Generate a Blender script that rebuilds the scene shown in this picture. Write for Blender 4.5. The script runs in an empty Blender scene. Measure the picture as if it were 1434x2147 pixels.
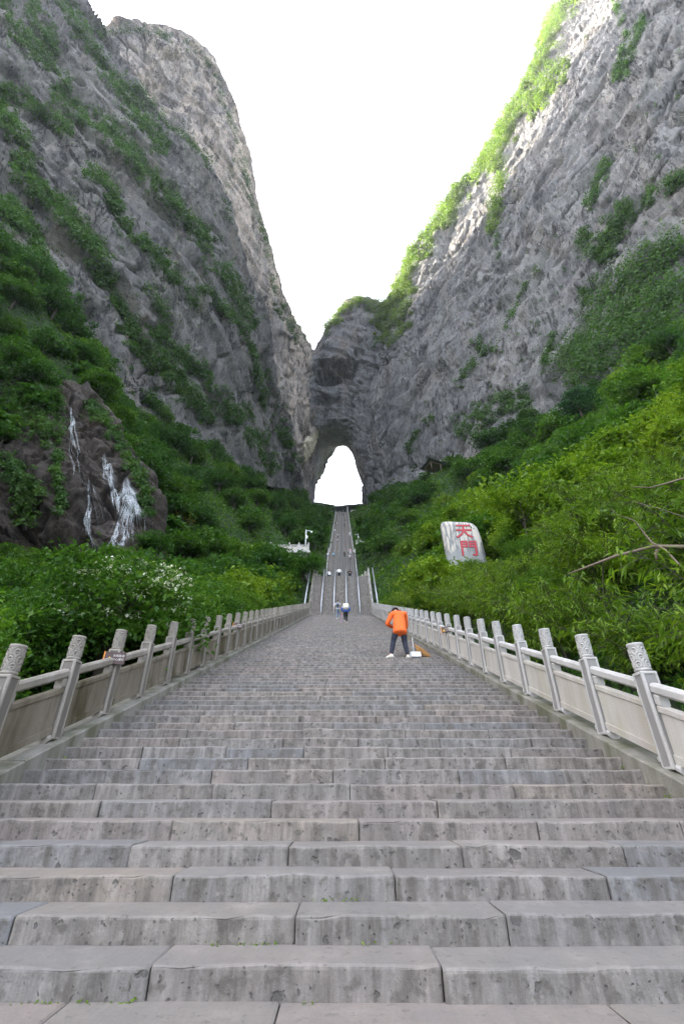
import bpy, bmesh, math, random
import numpy as np
from mathutils import Vector, Matrix, Euler
from mathutils.bvhtree import BVHTree

S = bpy.context.scene
COL = S.collection
R = math.radians
rng = np.random.default_rng(7)
random.seed(7)

# ------------------------------------------------------------------ camera, sky, sun, exposure
FPX, CX, CY, PITCH, EYE = 954.0, 717.0, 1073.5, R(31.2), 1.5
cp, sp = math.cos(PITCH), math.sin(PITCH)
cam_d = bpy.data.cameras.new('camera')
cam = bpy.data.objects.new('camera', cam_d)
COL.objects.link(cam)
cam.location = (0, 0, EYE)
cam.rotation_euler = (R(90) + PITCH, 0, 0)
cam_d.sensor_fit = 'VERTICAL'
cam_d.sensor_height = 36.0
cam_d.lens = 36.0 * FPX / 2147.0
cam_d.clip_start = 0.05
cam_d.clip_end = 6000
S.camera = cam

SUN = Vector((-0.80, 0.39, 0.455)).normalized()
sun_el = math.asin(SUN.z)
sun_az = math.atan2(SUN.x, SUN.y)
w = bpy.data.worlds.new('World'); S.world = w; w.use_nodes = True
nt = w.node_tree
sky = nt.nodes.new('ShaderNodeTexSky'); sky.sky_type = 'NISHITA'; sky.sun_disc = False
sky.sun_elevation = sun_el; sky.sun_rotation = sun_az
sky.air_density = 0.8; sky.dust_density = 6.0; sky.ozone_density = 0.4
hs = nt.nodes.new('ShaderNodeHueSaturation'); hs.inputs['Saturation'].default_value = 0.5     # thin high haze
nt.links.new(sky.outputs[0], hs.inputs['Color']); nt.links.new(hs.outputs[0], nt.nodes['Background'].inputs[0])
nt.nodes['Background'].inputs[1].default_value = 0.15
ld = bpy.data.lights.new('sun', 'SUN'); ld.energy = 2.4; ld.angle = R(0.5); ld.color = (1.0, 0.88, 0.68)
lo = bpy.data.objects.new('sun', ld); COL.objects.link(lo)
lo.rotation_euler = (-SUN).to_track_quat('-Z', 'Y').to_euler()
S.view_settings.view_transform = 'Standard'; S.view_settings.look = 'None'
S.view_settings.gamma = 1.0; S.view_settings.use_curve_mapping = False
S.view_settings.exposure = 3.4
S.cycles.max_bounces = 6; S.cycles.diffuse_bounces = 3; S.cycles.transmission_bounces = 3
S.cycles.glossy_bounces = 2; S.cycles.transparent_max_bounces = 6
S.cycles.use_denoising = True

# ------------------------------------------------------------------ helpers
def ray(px, py):
    xr = (px - CX) / FPX; yu = (CY - py) / FPX
    return Vector((xr, cp - yu * sp, sp + yu * cp))
def U(px, py, Y):                       # point seen at that pixel of the photo, Y metres ahead
    d = ray(px, py); t = Y / d.y
    return Vector((d.x * t, Y, d.z * t + EYE))
OC, OS = math.cos(R(24.7)), math.sin(R(24.7))
def UC(px, py, Y):                      # the same with the depth of the cliffs, measured along a line tilted up by 6.5 degrees
    t = Y / (OC - (CY - py) / FPX * OS); d = ray(px, py)
    return Vector((d.x * t, d.y * t, d.z * t + EYE))
def proj(p):
    x, y, z = p[0], p[1], p[2] - EYE
    zc = y * cp + z * sp
    if zc < 0.1: return None
    return (CX + FPX * x / zc, CY - FPX * (z * cp - y * sp) / zc, zc)

def tag(o, label=None, cat=None, group=None, kind=None):
    if label: o['label'] = label
    if cat: o['category'] = cat
    if group: o['group'] = group
    if kind: o['kind'] = kind
    return o
def link(o, parent=None):
    COL.objects.link(o)
    if parent is not None: o.parent = parent
    return o
def empty(name, loc=(0, 0, 0), rz=0, label=None, cat=None, group=None, kind=None, scale=1):
    o = bpy.data.objects.new(name, None); COL.objects.link(o)
    o.location = loc; o.rotation_euler = (0, 0, rz); o.scale = (scale,) * 3
    return tag(o, label, cat, group, kind)
def new(name, me, parent=None, loc=None, rot=None, scale=None):
    o = bpy.data.objects.new(name, me); link(o, parent)
    if loc is not None: o.location = loc
    if rot is not None: o.rotation_euler = rot
    if scale is not None: o.scale = scale
    return o
def np_mesh(name, verts, faces, mats=(), smooth=False, attr=None):
    verts = np.asarray(verts, dtype=np.float32); faces = np.asarray(faces, dtype=np.int32)
    me = bpy.data.meshes.new(name); n, k = faces.shape
    me.vertices.add(len(verts)); me.vertices.foreach_set('co', verts.ravel())
    me.loops.add(n * k); me.loops.foreach_set('vertex_index', faces.ravel())
    me.polygons.add(n); me.polygons.foreach_set('loop_start', np.arange(0, n * k, k, dtype=np.int32))
    if smooth: me.polygons.foreach_set('use_smooth', np.ones(n, dtype=bool))
    if attr is not None:
        a = me.attributes.new('tint', 'FLOAT', 'POINT'); a.data.foreach_set('value', np.asarray(attr, dtype=np.float32))
    me.update(calc_edges=True)
    for m in mats: me.materials.append(m)
    return me
def copy_tree(o, parent=None):
    c = o.copy(); COL.objects.link(c)
    if parent is not None: c.parent = parent
    for ch in list(o.children): copy_tree(ch, c)
    return c

class MB:                               # collects boxes, tubes, lathes into one mesh
    def __init__(s): s.v = []; s.f = []
    def add(s, vs, fs):
        b = len(s.v); s.v += [tuple(p) for p in vs]; s.f += [tuple(i + b for i in f) for f in fs]
    def box(s, x0, x1, y0, y1, z0, z1, sh=0.0, bev=0.0):   # sh: rise per metre of y (sheared box)
        if bev <= 0:
            vs = [(x, y, z + sh * y) for x in (x0, x1) for y in (y0, y1) for z in (z0, z1)]
            s.add(vs, [(0, 1, 3, 2), (4, 6, 7, 5), (0, 4, 5, 1), (2, 3, 7, 6), (0, 2, 6, 4), (1, 5, 7, 3)])
        else:
            b = bev
            ring = [(x0 + b, z0), (x1 - b, z0), (x1, z0 + b), (x1, z1 - b), (x1 - b, z1), (x0 + b, z1), (x0, z1 - b), (x0, z0 + b)]
            vs = [(x, y, z + sh * y) for y in (y0, y1) for x, z in ring]
            fs = [(i, i + 8, (i + 1) % 8 + 8, (i + 1) % 8) for i in range(8)]
            s.add(vs, fs + [tuple(range(8)), tuple(range(15, 7, -1))])
        return s
    def tube(s, pts, rads, n=8, cap=True):
        pts = [Vector(p) for p in pts]
        if not hasattr(rads, '__len__'): rads = [rads] * len(pts)
        vs = []; fs = []
        up = Vector((0.13, 0.21, 1)).normalized()
        for i, p in enumerate(pts):
            d = (pts[min(i + 1, len(pts) - 1)] - pts[max(i - 1, 0)]).normalized()
            a = d.cross(up)
            if a.length < 1e-3: a = d.cross(Vector((1, 0, 0)))
            a.normalize(); b = d.cross(a)
            for k in range(n):
                t = 2 * math.pi * k / n
                vs.append(p + (a * math.cos(t) + b * math.sin(t)) * rads[i])
        for i in range(len(pts) - 1):
            for k in range(n):
                fs.append((i * n + k, i * n + (k + 1) % n, (i + 1) * n + (k + 1) % n, (i + 1) * n + k))
        if cap:
            fs.append(tuple(range(n - 1, -1, -1))); fs.append(tuple((len(pts) - 1) * n + k for k in range(n)))
        s.add(vs, fs); return s
    def lathe(s, prof, n=16, c=(0, 0, 0), fn=None):
        vs = []; fs = []
        for j, (r, z) in enumerate(prof):
            for k in range(n):
                t = 2 * math.pi * k / n
                rr = r + (fn(t, z, j) if fn else 0)
                vs.append((c[0] + rr * math.cos(t), c[1] + rr * math.sin(t), c[2] + z))
        for j in range(len(prof) - 1):
            for k in range(n):
                fs.append((j * n + k, j * n + (k + 1) % n, (j + 1) * n + (k + 1) % n, (j + 1) * n + k))
        fs.append(tuple(range(n - 1, -1, -1))); fs.append(tuple((len(prof) - 1) * n + k for k in range(n)))
        s.add(vs, fs); return s
    def mesh(s, name, *mats, smooth=False):
        me = bpy.data.meshes.new(name); me.from_pydata(s.v, [], s.f); me.update()
        bm = bmesh.new(); bm.from_mesh(me); bmesh.ops.recalc_face_normals(bm, faces=bm.faces); bm.to_mesh(me); bm.free()
        if smooth: me.polygons.foreach_set('use_smooth', [True] * len(me.polygons))
        for m in mats: me.materials.append(m)
        return me
    def build(s, name, mat, parent=None, smooth=False, **kw):
        return new(name, s.mesh(name, mat, smooth=smooth), parent, **kw)

# ---- numpy noise
def _hash(ix, iy, iz, seed):
    h = (ix.astype(np.int64) * 374761393 + iy.astype(np.int64) * 668265263 + iz.astype(np.int64) * 2147483647 + seed * 974711) & 0xFFFFFFFF
    h = ((h ^ (h >> 13)) * 1274126177) & 0xFFFFFFFF
    h = ((h ^ (h >> 16)) * 2246822519) & 0xFFFFFFFF
    return ((h ^ (h >> 15)) & 0xFFFFFF) / float(0xFFFFFF)
def vnoise(p, seed=0):
    i = np.floor(p); f = p - i; f = f * f * f * (f * (f * 6 - 15) + 10); i = i.astype(np.int64)
    r = 0
    for dx in (0, 1):
        for dy in (0, 1):
            for dz in (0, 1):
                wgt = (f[:, 0] if dx else 1 - f[:, 0]) * (f[:, 1] if dy else 1 - f[:, 1]) * (f[:, 2] if dz else 1 - f[:, 2])
                r = r + wgt * _hash(i[:, 0] + dx, i[:, 1] + dy, i[:, 2] + dz, seed)
    return r * 2 - 1
def fbm(p, seed=0, oct=4, ridged=False, gain=0.5):
    a = 1.0; s = 0; q = p.copy(); tot = 0
    for o in range(oct):
        n = vnoise(q, seed + o * 17)
        if ridged: n = 1 - 2 * np.abs(n)
        s = s + a * n; tot += a; a *= gain; q = q * 2.03 + 11.3
    return s / tot

# ------------------------------------------------------------------ materials
def mat_new(name):
    m = bpy.data.materials.new(name); m.use_nodes = True
    return m, m.node_tree, m.node_tree.nodes['Principled BSDF']
def N(nt, typ, **kw):
    n = nt.nodes.new(typ)
    for k, v in kw.items():
        if k.startswith('i_'): n.inputs[k[2:].replace('_', ' ')].default_value = v
        else: setattr(n, k, v)
    return n
def L(nt, a, b): nt.links.new(a, b)
def ramp(nt, fac, stops):
    n = nt.nodes.new('ShaderNodeValToRGB'); L(nt, fac, n.inputs[0])
    e = n.color_ramp.elements
    while len(e) > 1: e.remove(e[-1])
    e[0].position = stops[0][0]; e[0].color = (*stops[0][1], 1) if len(stops[0][1]) == 3 else stops[0][1]
    for p, c in stops[1:]:
        x = e.new(p); x.color = (*c, 1)
    return n.outputs[0]
def g3(v): return (v, v, v)
def mixc(nt, fac, a, b, mode='MIX'):
    n = nt.nodes.new('ShaderNodeMix'); n.data_type = 'RGBA'; n.blend_type = mode
    for s, v in ((0, fac), (6, a), (7, b)):
        if hasattr(v, 'is_output') or isinstance(v, bpy.types.NodeSocket): L(nt, v, n.inputs[s])
        elif s == 0: n.inputs[0].default_value = v
        else: n.inputs[s].default_value = (*v, 1)
    return n.outputs[2]
def math_n(nt, op, a, b=None, c=None):
    n = nt.nodes.new('ShaderNodeMath'); n.operation = op
    for i, v in enumerate((a, b, c)):
        if v is None: continue
        if isinstance(v, bpy.types.NodeSocket): L(nt, v, n.inputs[i])
        else: n.inputs[i].default_value = v
    return n.outputs[0]
def noise_n(nt, vec, scale, detail=4, rough=0.55, dist=0.0):
    n = N(nt, 'ShaderNodeTexNoise'); n.inputs['Scale'].default_value = scale; n.inputs['Detail'].default_value = detail
    n.inputs['Roughness'].default_value = rough; n.inputs['Distortion'].default_value = dist
    L(nt, vec, n.inputs['Vector']); return n.outputs['Fac']
def mapping(nt, vec, rot=(0, 0, 0), scale=(1, 1, 1)):
    m = N(nt, 'ShaderNodeMapping', vector_type='POINT'); L(nt, vec, m.inputs[0])
    m.inputs['Rotation'].default_value = rot; m.inputs['Scale'].default_value = scale
    return m.outputs[0]
def bump(nt, b, h, strength, dist, normal=None):
    n = N(nt, 'ShaderNodeBump'); n.inputs['Strength'].default_value = strength; n.inputs['Distance'].default_value = dist
    L(nt, h, n.inputs['Height'])
    if normal is not None: L(nt, normal, n.inputs['Normal'])
    if b is not None: L(nt, n.outputs[0], b.inputs['Normal'])
    return n.outputs[0]

def rock_mat(name, rot, base, light, warm, dark=(0.055, 0.056, 0.062), streak=4.0, k=1.0, pale=None):
    m, nt, b = mat_new(name)
    pos = N(nt, 'ShaderNodeNewGeometry').outputs['Position']
    sv = mapping(nt, pos, rot, (1, 1, 1.0 / streak))
    n1 = noise_n(nt, pos, 0.022 * k, 6, 0.62, 0.5)
    n2 = noise_n(nt, sv, 0.34 * k, 9, 0.72, 0.35)
    n3 = noise_n(nt, sv, 1.3 * k, 7, 0.72, 0.2)
    n4 = noise_n(nt, sv, 0.06 * k, 6, 0.62, 0.8)
    c = mixc(nt, ramp(nt, n1, [(0.36, g3(0)), (0.64, g3(1))]), base, light)
    c = mixc(nt, ramp(nt, n4, [(0.5, g3(0)), (0.66, g3(0.8))]), c, warm)
    if pale:  # lit look of the high far cliff, painted into the rock colour
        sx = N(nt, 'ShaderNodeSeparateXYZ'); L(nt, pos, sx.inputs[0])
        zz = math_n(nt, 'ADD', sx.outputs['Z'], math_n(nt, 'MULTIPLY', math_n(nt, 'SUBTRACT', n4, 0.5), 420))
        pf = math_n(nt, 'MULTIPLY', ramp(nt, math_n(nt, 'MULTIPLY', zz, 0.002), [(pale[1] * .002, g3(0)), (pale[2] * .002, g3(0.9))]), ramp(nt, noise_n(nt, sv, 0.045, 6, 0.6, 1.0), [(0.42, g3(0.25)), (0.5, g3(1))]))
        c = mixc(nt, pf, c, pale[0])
    c = mixc(nt, ramp(nt, n2, [(0.28, g3(0.9)), (0.44, g3(0))]), c, dark)
    c = mixc(nt, ramp(nt, n2, [(0.52, g3(0)), (0.72, g3(0.55))]), c, light)
    c = mixc(nt, ramp(nt, n3, [(0.32, g3(0.7)), (0.46, g3(0))]), c, dark)
    c = mixc(nt, ramp(nt, n3, [(0.55, g3(0)), (0.72, g3(0.4))]), c, light)
    stain = noise_n(nt, mapping(nt, pos, (0, 0, 0), (1, 1, 0.09)), 0.16 * k, 6, 0.65, 0.4)
    c = mixc(nt, ramp(nt, stain, [(0.30, g3(0.75)), (0.44, g3(0))]), c, [v * 1.5 for v in dark])
    c = mixc(nt, ramp(nt, stain, [(0.56, g3(0)), (0.70, g3(0.55))]), c, [light[0] * 1.17, light[1] * 1.14, light[2] * 1.09])
    big = noise_n(nt, sv, 0.10 * k, 4, 0.55, 1.0)
    c = mixc(nt, ramp(nt, big, [(0.34, g3(0.6)), (0.45, g3(0))]), c, dark)  # dark patches paint shaded hollows into the rock colour
    rough = ramp(nt, noise_n(nt, sv, 0.05 * k, 4, 0.6), [(0.42, g3(0.15)), (0.6, g3(1))])
    for sc_, am in ((0.30, 0.30), (1.1, 0.40)):                  # angular broken facets, random tones paint in the relief's light and shade
        nz = N(nt, 'ShaderNodeTexNoise'); nz.inputs['Scale'].default_value = sc_ * k * 1.3; nz.inputs['Detail'].default_value = 4; L(nt, sv, nz.inputs['Vector'])
        va = N(nt, 'ShaderNodeVectorMath', operation='MULTIPLY_ADD'); L(nt, nz.outputs['Color'], va.inputs[0]); va.inputs[1].default_value = (2.6 / (sc_ * k),) * 3; L(nt, sv, va.inputs[2])
        vo = N(nt, 'ShaderNodeTexVoronoi'); vo.inputs['Scale'].default_value = sc_ * k; L(nt, va.outputs[0], vo.inputs['Vector'])
        sep = N(nt, 'ShaderNodeSeparateColor'); L(nt, vo.outputs['Color'], sep.inputs[0])
        c = mixc(nt, math_n(nt, 'MULTIPLY', rough, ramp(nt, sep.outputs[0], [(0.10, g3(am * 1.6)), (0.32, g3(0))])), c, dark)
        c = mixc(nt, math_n(nt, 'MULTIPLY', rough, ramp(nt, sep.outputs[1], [(0.66, g3(0)), (0.9, g3(am))])), c, [min(1, v * 1.35) for v in light])
        chip = sep.outputs[2]
    # hairline joints: zero crossings of a stretched noise
    cr = math_n(nt, 'ABSOLUTE', math_n(nt, 'SUBTRACT', noise_n(nt, sv, 0.11 * k, 7, 0.62, 1.2), 0.5))
    gate = ramp(nt, noise_n(nt, pos, 0.05 * k, 3), [(0.45, g3(0)), (0.62, g3(1))])
    crack = math_n(nt, 'MULTIPLY', ramp(nt, cr, [(0.0, g3(1)), (0.006, g3(.8)), (0.022, g3(0))]), gate)
    c = mixc(nt, crack, c, [v * .6 for v in dark])
    L(nt, c, b.inputs['Base Color']); b.inputs['Roughness'].default_value = 0.9; b.inputs['Specular IOR Level'].default_value = 0.25
    h = math_n(nt, 'ADD', math_n(nt, 'MULTIPLY', n2, 1.0), math_n(nt, 'MULTIPLY', n3, 0.5))
    h = math_n(nt, 'ADD', h, math_n(nt, 'MULTIPLY', chip, 0.25))
    h = math_n(nt, 'SUBTRACT', h, math_n(nt, 'MULTIPLY', crack, 0.3))
    bump(nt, b, h, 1.0, 3.2 / k)
    return m

ROT_L = (R(-38), R(0), R(-18)); ROT_R = (R(-35), R(10), R(38))
M = {}
M['rock_near'] = rock_mat('limestone near massif', ROT_L, (0.19, 0.187, 0.188), (0.335, 0.315, 0.30), (0.27, 0.235, 0.195))
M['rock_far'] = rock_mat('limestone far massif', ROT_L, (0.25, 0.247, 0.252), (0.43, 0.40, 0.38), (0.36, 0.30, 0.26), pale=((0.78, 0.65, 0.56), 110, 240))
M['rock_right'] = rock_mat('limestone bright wall', ROT_R, (0.205, 0.21, 0.224), (0.37, 0.365, 0.367), (0.32, 0.285, 0.25))
M['rock_arch'] = rock_mat('limestone arch', (R(-20), 0, R(10)), (0.15, 0.158, 0.175), (0.29, 0.285, 0.29), (0.24, 0.19, 0.155), streak=2.6)
M['rock_wet'] = rock_mat('wet brown rock', (R(30), R(20), 0), (0.042, 0.033, 0.027), (0.115, 0.092, 0.075), (0.066, 0.042, 0.024), dark=(0.010, 0.009, 0.008), streak=2.0, k=6)
M['rock_wet'].node_tree.nodes['Principled BSDF'].inputs['Roughness'].default_value = 0.5
M['rock_pale'] = rock_mat('pale yellow limestone', (0, 0, 0), (0.68, 0.61, 0.45), (0.76, 0.70, 0.55), (0.62, 0.54, 0.38), dark=(0.42, 0.36, 0.24), k=2)

def step_mat(island):
    m, nt, b = mat_new('worn step stone')
    geo = N(nt, 'ShaderNodeNewGeometry'); pos = geo.outputs['Position']
    rnd = geo.outputs['Random Per Island'] if island else N(nt, 'ShaderNodeObjectInfo').outputs['Random']
    c = ramp(nt, rnd, [(0.0, (0.165, 0.166, 0.172)), (0.25, (0.225, 0.206, 0.188)), (0.5, (0.25, 0.206, 0.182)), (0.75, (0.19, 0.180, 0.17)), (1.0, (0.262, 0.222, 0.186))])
    n1 = noise_n(nt, pos, 2.2, 6, 0.65)
    c = mixc(nt, ramp(nt, n1, [(0.3, g3(0.55)), (0.55, g3(0))]), c, (0.17, 0.165, 0.16))
    c = mixc(nt, ramp(nt, n1, [(0.55, g3(0)), (0.75, g3(0.5))]), c, (0.37, 0.34, 0.31))
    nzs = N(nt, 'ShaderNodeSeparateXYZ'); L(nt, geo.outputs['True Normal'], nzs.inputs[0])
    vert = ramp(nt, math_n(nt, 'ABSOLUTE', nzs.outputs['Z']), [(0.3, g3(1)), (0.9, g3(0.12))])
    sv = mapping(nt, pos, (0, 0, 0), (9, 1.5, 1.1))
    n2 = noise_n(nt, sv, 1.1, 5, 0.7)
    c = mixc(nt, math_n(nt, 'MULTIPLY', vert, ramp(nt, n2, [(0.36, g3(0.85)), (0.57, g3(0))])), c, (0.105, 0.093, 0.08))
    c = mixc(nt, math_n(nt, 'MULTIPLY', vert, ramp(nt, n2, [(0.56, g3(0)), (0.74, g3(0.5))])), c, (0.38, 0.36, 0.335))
    pit = None
    for sc_, k_, o_ in ((15, 0.52, -0.22), (7.5, 0.62, -0.33), (30, 0.50, -0.20)):
        nz = N(nt, 'ShaderNodeTexNoise'); nz.inputs['Scale'].default_value = sc_ * 2.2; nz.inputs['Detail'].default_value = 3; L(nt, pos, nz.inputs['Vector'])
        va = N(nt, 'ShaderNodeVectorMath', operation='MULTIPLY_ADD'); L(nt, nz.outputs['Color'], va.inputs[0]); va.inputs[1].default_value = (.8 / sc_,) * 3; L(nt, pos, va.inputs[2])
        vo = N(nt, 'ShaderNodeTexVoronoi'); vo.inputs['Scale'].default_value = sc_; L(nt, va.outputs[0], vo.inputs['Vector'])
        sep = N(nt, 'ShaderNodeSeparateColor'); L(nt, vo.outputs['Color'], sep.inputs[0])
        thr = math_n(nt, 'MULTIPLY_ADD', sep.outputs[0], k_, o_)
        p1 = math_n(nt, 'MULTIPLY', math_n(nt, 'SUBTRACT', thr, vo.outputs['Distance']), 12.0); p1.node.use_clamp = True
        pit = p1 if pit is None else math_n(nt, 'MAXIMUM', pit, p1)
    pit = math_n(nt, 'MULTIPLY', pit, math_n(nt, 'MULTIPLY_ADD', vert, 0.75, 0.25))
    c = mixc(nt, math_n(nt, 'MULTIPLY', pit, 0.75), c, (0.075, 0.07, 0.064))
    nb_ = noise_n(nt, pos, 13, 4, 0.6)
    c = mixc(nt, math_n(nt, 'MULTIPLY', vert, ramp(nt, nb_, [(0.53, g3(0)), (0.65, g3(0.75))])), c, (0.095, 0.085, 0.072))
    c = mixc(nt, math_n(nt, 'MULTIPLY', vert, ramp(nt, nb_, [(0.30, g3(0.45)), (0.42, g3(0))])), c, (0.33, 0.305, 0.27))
    n3 = noise_n(nt, pos, 60, 3, 0.7)
    c = mixc(nt, ramp(nt, n3, [(0.3, g3(0.35)), (0.5, g3(0))]), c, (0.16, 0.155, 0.15))
    # dirt line and sparse moss where a riser meets the tread in front of it
    sx = N(nt, 'ShaderNodeSeparateXYZ'); L(nt, pos, sx.inputs[0])
    zl = math_n(nt, 'SUBTRACT', math_n(nt, 'MULTIPLY', sx.outputs['Z'], 1.0), 0.0)
    L(nt, c, b.inputs['Base Color']); b.inputs['Roughness'].default_value = 0.78; b.inputs['Specular IOR Level'].default_value = 0.35
    h = math_n(nt, 'ADD', math_n(nt, 'MULTIPLY', n3, 0.25), math_n(nt, 'MULTIPLY', n1, 1.2))
    h = math_n(nt, 'ADD', h, math_n(nt, 'MULTIPLY', n2, 0.35))
    h = math_n(nt, 'SUBTRACT', h, math_n(nt, 'MULTIPLY', pit, 0.5))
    bump(nt, b, h, 0.8, 0.018)
    return m
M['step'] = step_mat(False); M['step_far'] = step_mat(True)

def stone_mat(name, base, stain, moss, moss_amt, speck=0.5):
    m, nt, b = mat_new(name)
    pos = N(nt, 'ShaderNodeNewGeometry').outputs['Position']; rnd = N(nt, 'ShaderNodeObjectInfo').outputs['Random']
    n1 = noise_n(nt, mapping(nt, pos, (0, 0, 0), (2.2, 2.2, 0.5)), 1.3, 6, 0.65, 0.4)
    n2 = noise_n(nt, pos, 70, 3, 0.7)
    n3 = noise_n(nt, mapping(nt, pos, (0, 0, 0), (3, 3, 0.6)), 0.9, 4, 0.6)
    c = mixc(nt, math_n(nt, 'MULTIPLY', rnd, 0.3), base, [v * 0.82 for v in base])
    c = mixc(nt, ramp(nt, n1, [(0.42, g3(0)), (0.68, g3(0.8))]), c, stain)
    c = mixc(nt, ramp(nt, n3, [(0.44, g3(0)), (0.64, g3(moss_amt))]), c, moss)
    c = mixc(nt, ramp(nt, n2, [(0.34, g3(speck)), (0.5, g3(0))]), c, [v * 0.45 for v in base])
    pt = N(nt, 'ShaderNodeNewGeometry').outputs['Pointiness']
    c = mixc(nt, ramp(nt, pt, [(0.44, g3(0.75)), (0.495, g3(0))]), c, [v * 0.38 for v in base])      # darker in the concave grooves
    L(nt, c, b.inputs['Base Color']); b.inputs['Roughness'].default_value = 0.8; b.inputs['Specular IOR Level'].default_value = 0.3
    bump(nt, b, math_n(nt, 'ADD', n2, n1), 0.5, 0.008)
    return m
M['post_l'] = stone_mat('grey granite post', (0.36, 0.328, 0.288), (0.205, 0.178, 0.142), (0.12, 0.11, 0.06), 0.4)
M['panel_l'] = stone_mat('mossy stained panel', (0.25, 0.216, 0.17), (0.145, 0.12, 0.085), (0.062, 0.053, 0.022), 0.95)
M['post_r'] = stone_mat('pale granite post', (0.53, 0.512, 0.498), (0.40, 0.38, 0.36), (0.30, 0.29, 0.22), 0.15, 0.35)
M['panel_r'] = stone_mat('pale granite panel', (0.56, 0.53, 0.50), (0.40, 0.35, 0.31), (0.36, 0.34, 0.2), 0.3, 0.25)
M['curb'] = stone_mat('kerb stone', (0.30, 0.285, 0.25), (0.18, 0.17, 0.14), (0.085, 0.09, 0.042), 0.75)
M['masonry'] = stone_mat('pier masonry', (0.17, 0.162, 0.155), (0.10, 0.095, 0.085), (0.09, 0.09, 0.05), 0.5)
M['mortar'] = stone_mat('dark joint dirt', (0.06, 0.058, 0.05), (0.04, 0.04, 0.035), (0.035, 0.05, 0.015), 0.6)
M['stele'] = None

def plain(name, col, rough=0.6, metal=0.0, var=0.12, scale=30, bmp=0.0):
    m, nt, b = mat_new(name)
    tc = N(nt, 'ShaderNodeTexCoord').outputs['Object']
    n = noise_n(nt, tc, scale, 4, 0.6)
    c = mixc(nt, n, [v * (1 - var) for v in col], [min(1, v * (1 + var)) for v in col])
    L(nt, c, b.inputs['Base Color']); b.inputs['Roughness'].default_value = rough; b.inputs['Metallic'].default_value = metal
    if bmp: bump(nt, b, n, 0.6, bmp)
    return m
M['steel'] = plain('brushed steel rail', (0.55, 0.58, 0.62), 0.35, 0.85)
M['white_paint'] = plain('white painted metal', (0.72, 0.74, 0.76), 0.4)
M['black'] = plain('black lamp housing', (0.015, 0.016, 0.02), 0.4)
M['sign_brown'] = plain('brown sign board', (0.062, 0.030, 0.026), 0.4)
M['sign_edge'] = plain('orange sign edge', (0.75, 0.26, 0.02), 0.4)
M['sign_yellow'] = plain('yellow warning print', (0.72, 0.45, 0.02), 0.5)
M['sign_white'] = plain('white sign print', (0.62, 0.58, 0.55), 0.5)
M['red_paint'] = plain('red carved paint', (0.52, 0.045, 0.06), 0.55, var=0.3, scale=6)
M['red_edge'] = plain('dark red carved edge', (0.10, 0.015, 0.03), 0.6)
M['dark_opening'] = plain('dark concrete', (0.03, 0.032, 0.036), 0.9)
M['concrete'] = plain('grey concrete', (0.24, 0.245, 0.26), 0.85, scale=2, var=0.25)
M['roof_tile'] = plain('dark roof tile', (0.11, 0.115, 0.13), 0.6)
M['skin'] = plain('skin', (0.50, 0.30, 0.22), 0.55)
M['hair'] = plain('black hair', (0.012, 0.010, 0.012), 0.5, bmp=0.01)
for k, c in dict(orange=(0.90, 0.15, 0.025), navy=(0.022, 0.027, 0.045), white=(0.72, 0.74, 0.76), grey=(0.22, 0.24, 0.29),
                 jeans=(0.20, 0.24, 0.31), black_cloth=(0.014, 0.015, 0.018), blue=(0.05, 0.17, 0.62), cream=(0.70, 0.64, 0.56),
                 lightblue=(0.25, 0.45, 0.62), pink=(0.62, 0.36, 0.40), shoe=(0.70, 0.67, 0.58)).items():
    M[k] = plain(k + ' fabric', c, 0.85, var=0.22, scale=6, bmp=0.07)
M['broom'] = plain('broom straw', (0.42, 0.22, 0.07), 0.9, var=0.4, scale=60)
M['wood'] = plain('bamboo handle', (0.36, 0.25, 0.12), 0.6)
M['pole_pink'] = plain('pink walking stick', (0.60, 0.22, 0.50), 0.4)
M['bark'] = plain('grey brown bark', (0.055, 0.045, 0.034), 0.9, var=0.45, scale=9, bmp=0.03)
M['bark_pale'] = plain('pale dead bark', (0.17, 0.128, 0.098), 0.85, var=0.4, scale=9, bmp=0.02)
m, nt, b = mat_new('falling water')
b.inputs['Base Color'].default_value = (0.78, 0.82, 0.86, 1); b.inputs['Roughness'].default_value = 0.35
tr = N(nt, 'ShaderNodeBsdfTransparent'); mx = N(nt, 'ShaderNodeMixShader')
pos = N(nt, 'ShaderNodeNewGeometry').outputs['Position']
fac = ramp(nt, noise_n(nt, mapping(nt, pos, (0, 0, 0), (16, 16, .45)), 1.2, 5, 0.7), [(0.40, g3(0.08)), (0.68, g3(0.8))])
L(nt, fac, mx.inputs[0]); L(nt, tr.outputs[0], mx.inputs[1]); L(nt, b.outputs[0], mx.inputs[2])
L(nt, mx.outputs[0], nt.nodes['Material Output'].inputs[0])
M['water'] = m

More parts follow.
